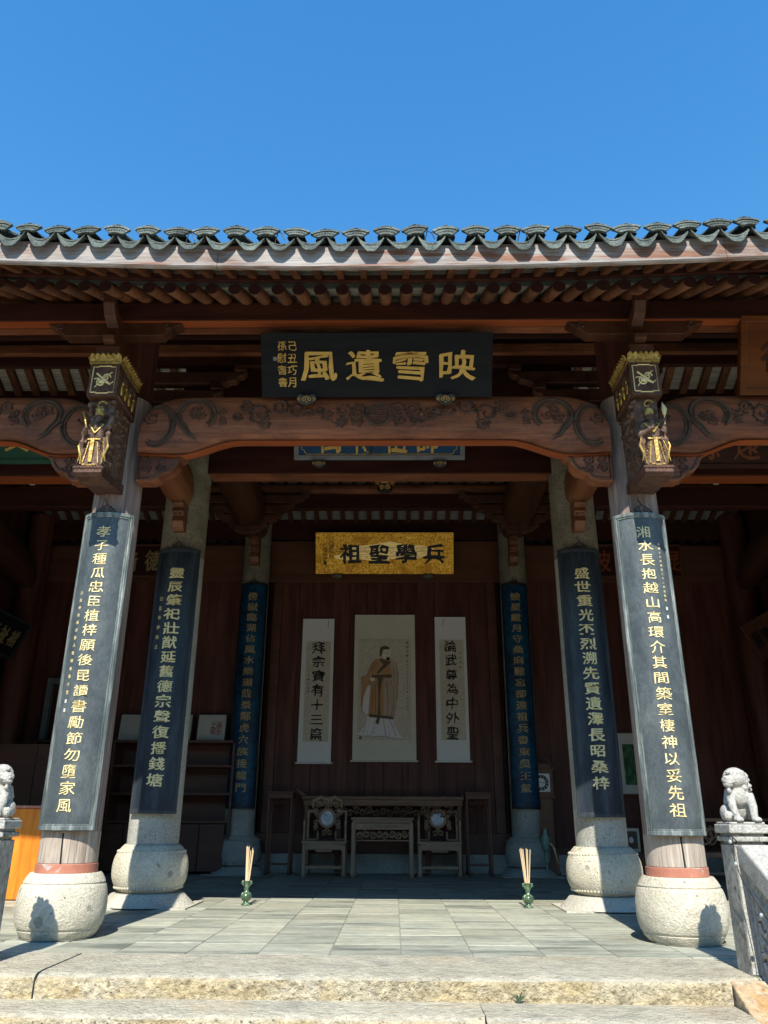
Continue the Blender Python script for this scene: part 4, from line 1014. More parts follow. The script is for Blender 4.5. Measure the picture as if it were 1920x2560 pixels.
row_text('祖聖學兵', t, mp, [-.532, -.083, .337, .787], H * .495, .34, .31, 'ink', .006, .06)
column_text('己丑仲秋', t, -.835, H * .74, H * .42, .085, .075, mp, 'ink', .004, .06, True); column_text('三槐居士書', t, -.935, H * .68, H * .26, .075, .07, mp, 'ink', .004, .06, True)
for (a, b, s_) in ((-.94, .12, .05), (.95, .80, .04)):
    g = MB(); relief(g, [(a - s_, b * H - s_), (a + s_, b * H - s_), (a + s_, b * H + s_), (a - s_, b * H + s_), (a - s_, b * H - s_)], .003, mp, 4, w=.002); relief(g, [(a - s_ / 2, b * H), (a + s_ / 2, b * H), (a, b * H + s_ / 2), (a, b * H - s_ / 2)], .003, mp, 4, w=.002); part('seal_mark', g, 'seal_red', t)
for u in (-.74, .68): cloud_knob(t, mp, u, -.03, .8)
t, mp, H, sm = plaque('brown_plaque', 3.77, 5.40, 5.155, 3.80, 4.36, 1.86, 'plaque_brown', 'glossy brown plaque at the right edge above the side beam', border=('plaque_brown', .05))
row_text('德澤流芳', t, mp, [-.62, -.2, .2, .62], H * .5, .30, .26, 'dark_wood', .008, .04)
t, mp, H, sm = plaque('green_plaque', -3.95, 7.35, 7.15, 4.12, 4.6, 1.8, 'plaque_green', 'dark green plaque behind the left side beam', border=('plaque_green', .05))
row_text('慶衍支長', t, mp, [-.6, -.2, .2, .6], H * .55, .28, .3, 'gold_paint', .008, .04)
t, mp, H, sm = plaque('red_plaque', 3.95, 7.35, 7.15, 4.06, 4.6, 1.8, 'dark_wood', 'dark red plaque behind the right side beam', border=('dark_wood', .05))
row_text('源遠流長', t, mp, [-.6, -.2, .2, .6], H * .45, .28, .34, 'beam_wood', .008, .04)
for s, chs, nm in ((-1, '世清德芳', 'left'), (1, '波澤後昆', 'right')):
    t, mp, H, sm = plaque('inscribed_board', s * 3.95, 11.93, 11.90, 4.26, 4.80, 1.5, 'dark_wood', 'dark red inscribed board on the back wall of the %s side bay' % nm, border=('cupboard_wood', .03), th=.03)
    row_text(chs, t, mp, [-.45, -.12, .26, .60] if s < 0 else [-.50, -.12, .26, .6], H * .5, .28, .36, 'dim_gold' if s < 0 else 'red_under', .006, .04)
# plaques hung on the side walls, leaning into the room
for s, nm, fm, tm in ((-1, 'left', 'plaque_black', 'dim_gold'), (1, 'right', 'cupboard_wood', 'ink')):
    t = thing('side_plaque', (s * 5.45, 10.5, 2.85), 'calligraphy plaque on the %s side wall, leaning into the room' % nm, 'plaque')
    up = Vector((-s * .25, 0, .5)); H = up.length; up.normalize(); ux = Vector((0, -s, 0)); nn = ux.cross(up)
    mp = plane_map((0, 0, 0), ux, up, nn)
    def sl_(u0, u1, v0, v1, w0, w1):
        vs = [mp(u, v, q) for q in (w0, w1) for v in (v0, v1) for u in (u0, u1)]
        return MB().add(vs, [(0, 2, 3, 1), (4, 5, 7, 6), (0, 1, 5, 4), (2, 6, 7, 3), (0, 4, 6, 2), (1, 3, 7, 5)])
    part('board', sl_(-.85, .85, 0, H, -.03, 0), fm, t)
    for (a, b, c, d) in ((-.85, .85, 0, .03), (-.85, .85, H - .03, H), (-.85, -.82, .03, H - .03), (.82, .85, .03, H - .03)): part('frame', sl_(a, b, c, d, .001, .02), 'navy_frame' if s < 0 else fm, t)
    row_text('家傳福祉裕' if s < 0 else '耕讀傳家久', t, mp, [-.62, -.32, 0, .32, .62], H * .5, .25, .26, tm, .005, .05)

# ---------------------------------------------------------------- hanging scrolls
def scroll(cx, w, z0, z1, mount, label, group):
    t = thing('hanging_scroll', (cx, 11.955, z0), label, 'hanging scroll', group); H = z1 - z0
    mb = MB(); mb.grid(lambda u, v: ((u - .5) * w * (1 + .012 * (1 - v)), .004 * sin(v * 9) - .006 * (1 - v), v * H), 6, 24)
    part('mounting', mb, mount, t, smooth=180)
    part('roller', MB().tube([(-w / 2 - .035, -.012, 0), (w / 2 + .035, -.012, 0)], .014, 10), mount, t, smooth=60)
    for s in (-1, 1): part('roller_knob', MB().tube([(s * (w / 2 + .03), -.012, 0), (s * (w / 2 + .055), -.012, 0)], .018, 10), 'stand_wood', t, smooth=60)
    part('top_rod', MB().tube([(-w / 2, -.004, H), (w / 2, -.004, H)], .008, 8), mount, t)
    mp = plane_map((0, -.012, 0), (1, 0, 0), (0, 0, 1), (0, -1, 0))
    return t, mp, H
def flat(pts, mp, w, material, t, name):
    return part(name, MB().add([mp(a, b, w) for a, b in pts], [tuple(range(len(pts)))]), material, t)
def rect(a, b, c, d): return [(a, c), (b, c), (b, d), (a, d)]
SG = 'scrolls hanging on the panelled screen'
for cx, w, z0, z1, tx, sm_, lb in ((-1.012, .485, 1.46, 3.59, '拜宗寶有十三篇', '戊戌年書於富春', 'narrow calligraphy scroll left of the portrait scroll'), (1.02, .475, 1.487, 3.622, '論武尊為中外聖', '戊戌仲夏', 'narrow calligraphy scroll right of the portrait scroll')):
    t, mp, H = scroll(cx, w, z0, z1, 'silk_grey', lb, SG)
    flat(rect(-w * .36, w * .41, H * .14, H * .835), mp, .001, 'paper_tan', t, 'writing_paper')
    column_text(tx, t, .02 if cx < 0 else .0, H * .79, H * .19, .20, .175, mp, 'ink', .003, .07)
    column_text(sm_, t, -.125 if cx < 0 else .135, H * (.65 if cx < 0 else .74), H * (.48 if cx < 0 else .64), .035, .035, mp, 'ink', .002, .05, True)
    o = MB(); relief(o, [(.15 if cx < 0 else -.09, H * .99), (.15 if cx < 0 else -.12, H * .94)], .003, mp, 4, w=.002); part('hanging_cord', o, 'ink', t)
t, mp, H = scroll(.012, .925, 1.49, 3.655, 'silk_tan', 'wide portrait scroll of a standing robed man between two calligraphy scrolls', SG)
flat(rect(-.40, .40, H * .135, H * .825), mp, .001, 'paper_tan', t, 'painting_paper')
def P2(pts): return [(a, b) for a, b in pts]
# the painted figure, flat as it is in the painting (u, v in metres from the foot of the scroll)
def fg(pts, w, m, nm): flat([((p[0] - 775) / 414.0 - .08 + 0.0, (1270 - p[1]) / 428.0) for p in pts], mp, w, m, t, nm)
fg([(640, 1115), (650, 1118), (730, 1125), (790, 1120), (870, 1135), (920, 1140), (890, 1095), (868, 1050), (860, 1000), (700, 1000), (690, 1050), (665, 1090)], .003, 'robe_white', 'painted_hem')
fg([(775, 630), (840, 630), (880, 660), (895, 740), (893, 800), (890, 870), (870, 950), (862, 1015), (700, 990), (705, 900), (712, 800), (700, 820), (690, 990), (672, 975), (665, 900), (668, 800), (665, 750), (700, 740), (725, 665), (745, 640)], .004, 'robe_tan', 'painted_robe')
fg([(845, 640), (880, 660), (895, 740), (893, 800), (890, 870), (870, 950), (862, 1015), (805, 1005), (800, 800), (810, 740), (850, 735)], .005, 'robe_pale', 'painted_robe')
fg([(700, 815), (722, 800), (715, 900), (708, 985), (680, 985), (672, 960), (678, 880)], .006, 'robe_white', 'painted_sleeve')
fg([(778, 630), (800, 640), (835, 650), (850, 655), (770, 730), (755, 728), (800, 670), (780, 650)], .0065, 'robe_dark', 'painted_collar')
fg([(728, 738), (853, 736), (851, 756), (730, 757)], .007, 'robe_dark', 'painted_belt')
fg([(765, 745), (800, 745), (783, 820), (780, 900), (784, 1000), (772, 1050), (752, 1040), (768, 990), (771, 880)], .008, 'robe_dark', 'painted_sash')
fg([(715, 985), (860, 1000), (862, 1018), (712, 1003)], .007, 'robe_dark', 'painted_trim')
fg([(790, 572), (842, 568), (846, 600), (840, 625), (825, 640), (805, 632), (790, 610)], .008, 'skin_pale', 'painted_face')
fg([(776, 575), (785, 555), (810, 548), (835, 556), (840, 572), (800, 575), (792, 600), (788, 622), (776, 612)], .009, 'robe_dark', 'painted_hair')
fg([(818, 625), (840, 622), (838, 640), (828, 648), (818, 640)], .0095, 'ink', 'painted_beard')
fg([(715, 760), (745, 755), (750, 775), (725, 780)], .0085, 'skin_pale', 'painted_hand')
ln = MB()
def U(p): return ((p[0] - 775) / 414.0 - .08, (1270 - p[1]) / 428.0)
for pl in (((725, 665), (700, 740), (665, 750), (662, 850), (665, 960), (690, 990)), ((880, 660), (893, 740), (888, 870), (862, 1015)), ((715, 780), (735, 850), (728, 990)), ((750, 800), (752, 980)), ((820, 780), (830, 900), (825, 1000)), ((850, 780), (868, 880), (850, 1000)), ((760, 660), (720, 720)), ((860, 680), (870, 780)), ((700, 1010), (680, 1100)), ((750, 1020), (740, 1110)), ((800, 1010), (815, 1110)), ((840, 1015), (880, 1120)), ((640, 1115), (730, 1125), (790, 1120), (920, 1140)),
           ((800, 592), (814, 590)), ((825, 590), (838, 588)), ((820, 592), (823, 606), (828, 608)), ((815, 618), (832, 617)), ((800, 600), (812, 599)), ((826, 598), (837, 597)), ((705, 1088), (702, 1115), (730, 1118), (732, 1092)), ((815, 1092), (815, 1120), (838, 1120), (840, 1094))):
    relief(ln, [U(p) for p in pl], .0024, mp, 3, w=.0105)
part('painted_lines', ln, 'line_ink', t)
column_text('孫武子像', t, .345, H * .80, H * .71, .045, .045, mp, 'ink', .003, .05, True); column_text('歲在戊戌仲夏寫於富春江畔敬造像', t, .345, H * .67, H * .34, .026, .026, mp, 'ink', .003, .05, True)
flat(rect(-.37, -.335, H * .142, H * .16), mp, .003, 'robe_dark', t, 'seal_mark')

# ---------------------------------------------------------------- furniture
def legs(t, w, d, z1, r, material, foot=True, inset=0.0, ys=None):
    for sx in (-1, 1):
        for yy in (r, d - r):
            m = MB(); x = sx * (w / 2 - r - inset)
            m.prism([(x - r, 0), (x + r, 0), (x + r, .05), (x + r * .8, .07), (x + r * .8, z1), (x - r * .8, z1), (x - r * .8, .07), (x - r, .05)], yy - r, yy + r)
            o = part('leg', m, material, t, bevel=.004)
            if foot: f = MB().ell((x, yy - .008, .022), (r * 1.35, r * 1.4, .024), 8, 6); part('foot', f, material, o, smooth=60)
def chair(cx, cy, label):
    t = thing('armchair', (cx, cy, 0), label, 'armchair', 'carved armchairs with marble medallions'); w, d = .575, .46
    legs(t, w, d, .40, .026, 'furniture_wood_z')
    s = part('seat', MB().box(-w / 2 - .008, w / 2 + .008, -.01, d + .01, .405, .432).box(-w / 2 + .004, w / 2 - .004, 0, d, .375, .404), 'furniture_wood', t, bevel=.006)
    ap = part('apron', MB().prism([(-w / 2 + .03, .374), (w / 2 - .03, .374), (w / 2 - .03, .28), (w / 2 - .05, .30), (w / 2 - .065, .325), (.11, .33), (.1, .30), (-.1, .30), (-.11, .33), (-w / 2 + .065, .325), (-w / 2 + .05, .30), (-w / 2 + .03, .28)], .008, .03), 'furniture_wood', t, bevel=.003)
    r = MB(); mp = plane_map((0, .006, 0), (1, 0, 0), (0, 0, 1), (0, -1, 0)); scroll_fill(r, -.12, .12, .305, .35, mp, 4, 1, .003); part('relief', r, 'furniture_wood', ap)
    part('stretcher', MB().box(-w / 2 + .05, w / 2 - .05, .012, .045, .10, .135), 'furniture_wood', t, bevel=.004)
    for sx in (-1, 1): part('stretcher', MB().box(sx * (w / 2 - .03) - .012, sx * (w / 2 - .03) + .012, .05, d - .05, .12, .15), 'furniture_wood', t)
    yb = d - .05
    mpb = plane_map((0, yb, 0), (1, 0, 0), (0, 0, 1), (0, -1, 0))
    # back: round marble in a ring, ruyi-shaped crest with openwork, stepped side frames
    ring = MB(); ring.tube([mpb(cos(a) * .103, .715 + sin(a) * .112, .012) for a in [i * 2 * pi / 36 for i in range(37)]], .020, 8)
    b = part('medallion_ring', ring, 'furniture_wood', t, smooth=60)
    mm = MB(); n = 30; mm.add([mpb(cos(i * 2 * pi / n) * .090, .715 + sin(i * 2 * pi / n) * .098, .014) for i in range(n)] + [mpb(cos(i * 2 * pi / n) * .090, .715 + sin(i * 2 * pi / n) * .098, -.008) for i in range(n)], [tuple(range(n)), tuple(range(2 * n - 1, n - 1, -1))] + [(i, (i + 1) % n, (i + 1) % n + n, i + n) for i in range(n)])
    part('marble_disc', mm, 'marble', b)
    cr = MB(); top = [(-.185, .85), (-.205, .90), (-.19, .945), (-.14, .96), (-.10, .985), (-.05, .965), (0, .955), (.05, .965), (.10, .985), (.14, .96), (.19, .945), (.205, .90), (.185, .85)]
    pts = [mpb(a, bq, 0) for a, bq in top]; cr.tube(pts, .027, 8); part('crest_rail', cr, 'furniture_wood', t, smooth=60)
    ow = MB(); 
    for k, (a, bq, rr_) in enumerate(((-.12, .895, .04), (-.04, .90, .042), (.04, .90, .042), (.12, .895, .04), (-.165, .80, .04), (.165, .80, .04), (-.15, .66, .035), (.15, .66, .035), (-.16, .60, .03), (.16, .60, .03), (-.04, .535, .036), (.04, .535, .036), (0, .565, .03), (-.125, .745, .03), (.125, .745, .03), (0, .86, .03))):
        foliage(ow, a, bq, rr_, mpb, 900 + k, 5, .0065)
    part('openwork', ow, 'furniture_wood', t, smooth=60)
    for sx in (-1, 1):
        f = MB()
        for (a0, a1, b0, b1) in ((.245, .272, .432, .80), (.15, .272, .79, .815), (.11, .135, .432, .55), (.11, .25, .432, .455)):
            f.box(min(sx * a0, sx * a1), max(sx * a0, sx * a1), yb - .012, yb + .012, b0, b1)
        part('side_frame', f, 'furniture_wood', t, bevel=.003)
        a = MB().box(min(sx * .262, sx * .288), max(sx * .262, sx * .288), .06, .085, .432, .665).box(min(sx * .262, sx * .288), max(sx * .262, sx * .288), .06, yb, .66, .685)
        part('arm', a, 'furniture_wood', t, bevel=.004)
    return t
chair(-.765, 11.17, 'carved hardwood armchair left of the small table, grey marble medallion in its back')
chair(.755, 11.21, 'carved hardwood armchair right of the small table, pale marble medallion in its back')
# small square table between the chairs
t = thing('side_table', (0, 11.21, 0), 'carved square table standing between the two armchairs', 'table'); w, d = .83, .42
part('table_top', MB().box(-w / 2, w / 2, -.01, d, .695, .728).box(-w / 2 + .02, w / 2 - .02, .005, d - .01, .66, .694), 'furniture_wood', t, bevel=.006); legs(t, w, d, .66, .032, 'furniture_wood_z')
ap = part('apron', MB().box(-w / 2 + .06, w / 2 - .06, .01, .03, .575, .655).box(-w / 2 + .062, w / 2 - .062, .012, .03, .435, .45), 'furniture_wood', t, bevel=.003)
r = MB(); mp = plane_map((0, .012, 0), (1, 0, 0), (0, 0, 1), (0, -1, 0)); scroll_fill(r, -.34, .34, .45, .575, mp, 8, 1.5, .006); part('openwork', r, 'furniture_wood', t, smooth=60)
r = MB(); mp = plane_map((0, .008, 0), (1, 0, 0), (0, 0, 1), (0, -1, 0)); scroll_fill(r, -.26, .26, .60, .64, mp, 9, 1, .003); part('relief', r, 'furniture_wood', ap)
# long altar table behind
t = thing('altar_table', (0, 11.58, 0), 'long carved altar table against the screen behind the chairs', 'altar table'); w, d = 2.24, .36
part('table_top', MB().box(-w / 2, w / 2, -.01, d, .955, 1.0).box(-w / 2 + .02, w / 2 - .02, .0, d - .01, .875, .954), 'altar_wood', t, bevel=.006); legs(t, w, d, .875, .035, 'stand_wood', inset=.03)
for x in (-.62, .62): part('leg', MB().box(x - .04, x + .04, .1, .2, .03, .875), 'stand_wood', t)
r = MB(); mp = plane_map((0, .012, 0), (1, 0, 0), (0, 0, 1), (0, -1, 0)); scroll_fill(r, -1.06, 1.06, .73, .87, mp, 12, 1.5, .007); part('openwork', r, 'altar_wood', t, smooth=60)
part('scroll_end', MB().tube([(-1.1, .15, 1.0), (-1.16, .15, 1.05), (-1.22, .15, 1.10)], [.03, .025, .015], 8).tube([(1.1, .15, 1.0), (1.16, .15, 1.05), (1.22, .15, 1.10)], [.03, .025, .015], 8), 'altar_wood', t)
# tall flower stands
def stand(cx, label):
    t = thing('flower_stand', (cx, 11.56, 0), label, 'flower stand', 'tall wooden flower stands'); w, d = .35, .30
    part('stand_top', MB().box(-w / 2 - .012, w / 2 + .012, -.01, d + .01, 1.035, 1.06).box(-w / 2, w / 2, 0, d, .965, 1.034), 'stand_wood', t, bevel=.005); legs(t, w, d, .965, .02, 'stand_wood')
    part('stretcher', MB().box(-w / 2 + .04, w / 2 - .04, .008, .032, .12, .15), 'stand_wood', t, bevel=.003)
    for sx in (-1, 1): part('stretcher', MB().box(sx * (w / 2 - .025) - .010, sx * (w / 2 - .025) + .010, .04, d - .04, .12, .15), 'stand_wood', t)
    r = MB(); mp = plane_map((0, .012, 0), (1, 0, 0), (0, 0, 1), (0, -1, 0)); scroll_fill(r, -.125, .125, .875, .96, mp, 14, 1.2, .0045)
    for q in (-1, 1): foliage(r, q * .11, .83, .03, mp, 66 + q, 5, .0045)
    part('openwork', r, 'stand_wood', t)
stand(-1.42, 'tall dark flower stand left of the armchairs'); stand(1.315, 'tall dark flower stand right of the armchairs')

# ---------------------------------------------------------------- incense vases
def vase(x, y, label, seed):
    t = thing('incense_vase', (x, y, 0), label, 'vase', 'green vases with incense')
    part('body', MB().lathe([(.040, 0), (.042, .006), (.030, .016), (.022, .028), (.030, .040), (.043, .058), (.046, .072), (.042, .088), (.028, .102), (.019, .112), (.017, .14), (.018, .175), (.024, .192), (.026, .196), (.020, .192), (.014, .17)], 24), 'green_glaze', t, smooth=50)
    rb = MB()
    for i in range(14):
        a = 2 * pi * i / 14; rb.tube([(cos(a) * r_, sin(a) * r_, z) for r_, z in ((.030, .040), (.045, .060), (.047, .072), (.043, .088), (.029, .102))], .0035, 5)
    part('rib', rb, 'green_glaze', t, smooth=60)
    for s in (-1, 1): part('ear', MB().box(s * .036 - .012, s * .036 + .012, -.006, .006, .165, .195).tube([(s * .022, 0, .15), (s * .034, 0, .165)], .005, 6), 'green_glaze', t, bevel=.003)
    dr = MB(); dr.tube([(cos(a) * .0195, sin(a) * .0195, .112 + i * .0045) for i, a in enumerate([-2.6 + k * .35 * (1 if k % 6 < 3 else -.3) for k in range(16)])], .004, 5); part('dragon_relief', dr, 'green_glaze', t, smooth=60)
    b = thing('incense_bundle', (x, y, .10), 'unlit incense sticks standing in the ' + label.split(',')[0].replace('small ', ''), 'incense', 'incense bundles')
    rr = random.Random(seed)
    tips = ((-.022, .375), (-.016, .38), (-.008, .37), (.0, .378), (.018, .345), (.034, .362), (.042, .345)) if seed == 1 else ((-.050, .37), (-.042, .378), (-.034, .365), (-.024, .372), (.006, .376), (.016, .368), (.040, .366))
    for k, (dx, h) in enumerate(tips):
        part('incense_stick', MB().tube([((k - 3) * .003, rr.uniform(-.006, .006), 0), (dx, rr.uniform(-.01, .01), h)], .0036, 6), 'incense', b)
vase(-1.15, 7.678, 'small green vase on the floor at left, incense sticks in it', 1); vase(1.325, 7.615, 'small green vase on the floor at right, incense sticks in it', 2)

# ---------------------------------------------------------------- stone lions, balustrades, string of bulbs
def lion(x, y, z, mirror, label):
    t = thing('stone_lion', (x, y, z), label, 'stone lion', 'stone lions on the stair posts')
    B = MB(); m = mirror
    def E(c, r, **k): B.ell((c[0] * m, c[1], c[2]), r, 16, 10, **k)
    def T(p, r): B.tube([(a[0] * m, a[1], a[2]) for a in p], r, 10)
    E((.012, .045, .085), (.066, .065, .085)); E((.008, -.005, .135), (.060, .052, .065)); E((.022, .03, .17), (.058, .058, .06))
    E((-.002, -.018, .225), (.062, .056, .056)); E((.03, .01, .205), (.05, .055, .065))      # head and mane
    E((-.05, -.045, .213), (.034, .032, .026)); E((-.055, -.05, .188), (.026, .026, .014)); E((-.066, -.062, .226), (.011, .010, .009))
    E((-.058, -.06, .158), (.013, .013, .013))                                               # bell
    T([(-.042, -.03, .145), (-.050, -.055, .08), (-.036, -.068, .02)], [.026, .022, .017]); T([(.055, -.03, .14), (.060, -.055, .075), (.055, -.066, .02)], [.026, .022, .018])
    for px in (-.038, .058):
        E((px, -.080, .014), (.025, .028, .014))
        for q in (-1, 0, 1): E((px + q * .013, -.100, .010), (.007, .010, .009))
    E((-.055, .03, .045), (.030, .05, .045)); E((.070, .035, .055), (.026, .05, .052)); E((-.065, -.02, .014), (.022, .032, .014)); E((.082, -.01, .014), (.020, .034, .014))
    T([(.0, .10, .05), (.0, .125, .11), (-.01, .105, .17)], [.018, .024, .008])
    E((-.078, -.045, .03), (.022, .022, .026)); 
    for q in range(3): E((-.052 + q * .03, -.060 + q * .012, .252 + (q % 2) * .006), (.013, .012, .010))
    for q in range(26):      # mane curls
        a = q * 2.4; h = q / 26; E((.028 + .055 * cos(a) * (1 - .3 * h), .012 + .058 * sin(a) * (1 - .3 * h), .165 + .10 * h), (.014, .014, .012))
    for q in range(6): T([(-.01 + q * .006, -.066 + q * .01, .235 - q * .006), (.035 + q * .006, -.052 + q * .012, .205 - q * .010), (.06 + q * .004, -.025 + q * .014, .165 - q * .008)], [.006, .007, .003])
    T([(-.075, -.066, .205), (-.05, -.078, .198), (-.024, -.070, .204)], .004)
    for v in range(len(B.v)):
        a, b, c = B.v[v]; n = mnoise.noise(Vector((a * 60, b * 60, c * 60))) * .0018; B.v[v] = (a + n, b + n, c + n * .6)
    part('body', B, 'white_stone', t, remesh=.0042)
    return t
PX0, PX1, PY0, PY1 = 1.945, 2.125, 4.52, 4.70
def balustrade(s, label):
    b = thing('stone_balustrade', (s * 2.035, 4.61, 0), label, 'balustrade', 'stair balustrades')
    w = .088
    po = MB().box(-w, w, -.09, .09, -.01, .60).box(-w + .012, w - .012, -.078, .078, .60, .615).box(-w - .012, w + .012, -.10, .10, .615, .640).box(-w + .004, w - .004, -.086, .086, .640, .655)
    p = part('post', po, 'aged_stone', b, bevel=.006)
    part('post_cap', MB().box(-w - .016, w + .016, -.106, .106, .6555, .700).box(-w - .006, w + .006, -.095, .095, .700, .712), 'white_stone', b, bevel=.007)
    part('sunlit_post_face', MB().box(-w + .002, w - .03, -.096, -.0905, .0, .595), 'white_stone', p, bevel=.002)  # paler plate, sunlight on the post's front put into its colour
    sl = .50   # slope of the stair
    y1 = -.092; y0 = -2.3
    def zz(y, h): return h + (y - y1) * sl
    panel = MB().prism([(y1, -.02), (y1, .50), (y0, zz(y0, .50)), (y0, zz(y0, -.02))], -.045, .045, 'x'); part('panel', panel, 'aged_stone', b, bevel=.004)
    rail = MB().prism([(y1, .50), (y1, .60), (y1 - .06, .60), (y0, zz(y0, .60)), (y0, zz(y0, .50))], -.078, .078, 'x'); part('handrail', rail, 'white_stone', b, bevel=.012)
    base = MB().prism([(y1 - .055, -.4), (y1 - .055, -.012), (y1 - .12, -.035), (y0, zz(y0, -.04)), (y0, -.85), (y1 - .055, -.85)], -.228 if s > 0 else -.16, .16 if s > 0 else .228, 'x'); part('sloping_base', base, 'orange_stone', b, bevel=.01)
    rr = MB(); mp = plane_map((-s * .0455, 0, 0), (0, -1, -sl), (0, 0, 1), (-s, 0, 0))
    relief(rr, [(.13, .06), (.13, .45), (1.0, .45), (1.0, .06), (.13, .06)], .009, mp, 4)
    for k in range(8): foliage(rr, .22 + (k // 2) * .2, .16 + (k % 2) * .17, .075, mp, 500 + k, 5, .009)
    part('relief', rr, 'white_stone', b, smooth=60)
    return b
balustrade(1, 'weathered stone balustrade and post descending the stair at right'); balustrade(-1, 'weathered stone balustrade and post at the left edge')
lion(2.035, 4.61, .712, 1, 'small white stone lion on the right stair post, head turned left'); lion(-2.035, 4.61, .712, -1, 'small white stone lion on the left stair post, cut by the frame')
for s in (1,):
    t = thing('string_lights', (2.035, 4.5, .6), 'thin black wire of small clear bulbs draped over the right balustrade', 'string lights')
    pts = [(-.11, .0, .05), (-.06, -.02, -.005), (-.01, -.03, -.015), (.03, -.06, -.02), (.06, -.16, -.05), (.06, -.3, -.09), (.07, -.5, -.2), (.06, -.8, -.34)]
    part('wire', MB().tube(pts, .003, 5), 'wire', t)
    part('wire', MB().tube([(-.10, -.01, .04), (-.11, -.02, -.07), (-.10, -.05, -.16), (-.08, -.2, -.3), (-.085, -.3, -.35)], .0025, 5), 'wire', t)
    for p in ((-.115, -.01, .015), (-.07, -.03, -.045), (.0, -.05, -.05), (.055, -.14, -.03), (.06, -.3, -.075), (-.09, -.2, -.31), (-.11, -.03, -.09), (.07, -.5, -.185)):
        part('bulb', MB().ell(p, (.0095, .0095, .011), 10, 8), 'bulb', t, smooth=180)

# ---------------------------------------------------------------- side rooms
t = thing('bookshelf', (-3.2, 11.5, 0), 'long brown open bookshelf with cupboards against the left back wall', 'bookshelf')
X0, X1 = -1.75, 1.08
part('back_panel', MB().box(X0, X1, .38, .40, 0, 1.72), 'cupboard_wood', t)
for z in (1.70, 1.37, 1.0, .64): part('shelf', MB().box(X0, X1, 0, .38, z, z + .035), 'cupboard_wood', t, bevel=.003)
for x in (X0, -1.05, -.62, -.2, X1): part('divider', MB().box(x, x + .035, -.004, .379, 0 if x in (X0, X1) else .32, 1.70), 'cupboard_wood', t, bevel=.003)
for i in range(8):
    xa = X0 + .04 + i * .345; part('cupboard_door', MB().box(xa, xa + .335, -.006, .02, .04, .63), 'cupboard_wood', t, bevel=.004)
for x in (-3.64, -3.0, -2.50):
    o = thing('seal_print', (x, 11.72, 1.736), 'white framed print leaning on the bookshelf top, ' + {-3.64: 'nearest the left column', -3.0: 'partly behind the left navy board', -2.50: 'showing a red seal'}[x], 'framed print', 'white prints on the bookshelf')
    part('panel', MB().prism([(0, 0), (.012, 0), (.072, .38), (.06, .38)], -.2, .2, 'x'), 'panel_white', o)
    part('frame', MB().prism([(.0125, -.001), (.03, -.001), (.09, .388), (.0725, .388)], -.215, .215, 'x'), 'metal_dark', o)
    if x == -2.50:
        mp = plane_map((0, -.001, 0), (1, 0, 0), (0, .155, 1), (0, -1, .155)); k = MB()
        for i, ch in enumerate('孫子之印'): put_glyph(k, ch, .085 - .08 * (i // 2) + .02, .23 - .085 * (i % 2), .085, .09, mp, .002, .03)
        relief(k, [(.02, .10), (.15, .10), (.15, .28), (.02, .28), (.02, .10)], .003, mp, 4); part('seal', k, 'seal_red', o)
t = thing('orange_cabinet', (-3.75, 7.92, 0), 'low glossy orange wood cabinet behind the left stone lion', 'cabinet')
part('body', MB().box(-.85, .80, .02, .5, 0, .79), 'orange_wood', t); part('cabinet_top', MB().box(-.86, .81, -.01, .51, .79, .815), 'red_ring', t, bevel=.003)
for i in range(3): part('door', MB().box(-.85 + i * .55, -.305 + i * .55, 0, .019, .01, .785), 'orange_wood', t, bevel=.002)
t = thing('tall_cabinet', (-4.3, 10.0, 0), 'tall dark brown cabinet in the left side bay', 'cabinet')
part('body', MB().box(-.85, .55, 0, .5, 0, 1.55), 'cupboard_wood', t, bevel=.005)
for x in (-.845, -.38, .085): part('door', MB().box(x, x + .455, -.02, -.001, .03, 1.52), 'cupboard_wood', t, bevel=.004)
t = thing('doorway_frame', (-5.0, 11.8, 0), 'pale timber door frame in the dark left side bay', 'door frame')
part('jamb', MB().box(-.03, .05, 0, .1, 0, 2.65), 'gray_frame', t); part('head', MB().box(.052, .35, 0, .1, 2.57, 2.65), 'gray_frame', t)
# longcase clock
t = thing('longcase_clock', (2.20, 11.62, 0), 'dark longcase clock half hidden behind the right blue board', 'clock')
part('case', MB().box(-.15, .15, 0, .2, .30, 1.0), 'stand_wood', t, bevel=.004); part('clock_base', MB().box(-.18, .18, -.02, .22, 0, .30).box(-.2, .2, -.03, .23, 0, .06), 'stand_wood', t, bevel=.006)
hd = part('hood', MB().box(-.175, .175, -.02, .2, 1.0, 1.38).box(-.20, .20, -.03, .21, .985, 1.012).box(-.2, .2, -.03, .21, 1.36, 1.385), 'stand_wood', t, bevel=.005)
pd = MB()
for q in (-1, 1): pd.tube([(q * .20, 0, 1.385), (q * .16, 0, 1.42), (q * .12, 0, 1.50), (q * .06, 0, 1.53), (q * .035, 0, 1.49), (q * .06, 0, 1.47)], .016, 8)
pd.box(-.14, .14, .0, .1, 1.38, 1.44); part('pediment', pd, 'stand_wood', hd, smooth=50)
part('dial', MB().box(-.12, .125, -.030, -.0205, 1.07, 1.31), 'clock_face', hd)
k = MB(); mp = plane_map((0, -.0305, 0), (1, 0, 0), (0, 0, 1), (0, -1, 0))
rg = MB(); n = 28
for i in range(n):
    a, b = i * 2 * pi / n, (i + 1) * 2 * pi / n; rg.add([mp(cos(q) * r_, 1.19 + sin(q) * r_, .001) for q, r_ in ((a, .062), (a, .105), (b, .105), (b, .062))], [(0, 1, 2, 3)])
part('chapter_ring', rg, 'metal_dark', hd)
for i in range(12): a = pi / 2 - (i + 1) * pi / 6; put_glyph(k, str(i + 1)[-1], cos(a) * .084, 1.19 + sin(a) * .084, .035, .035, mp, .003, 0)
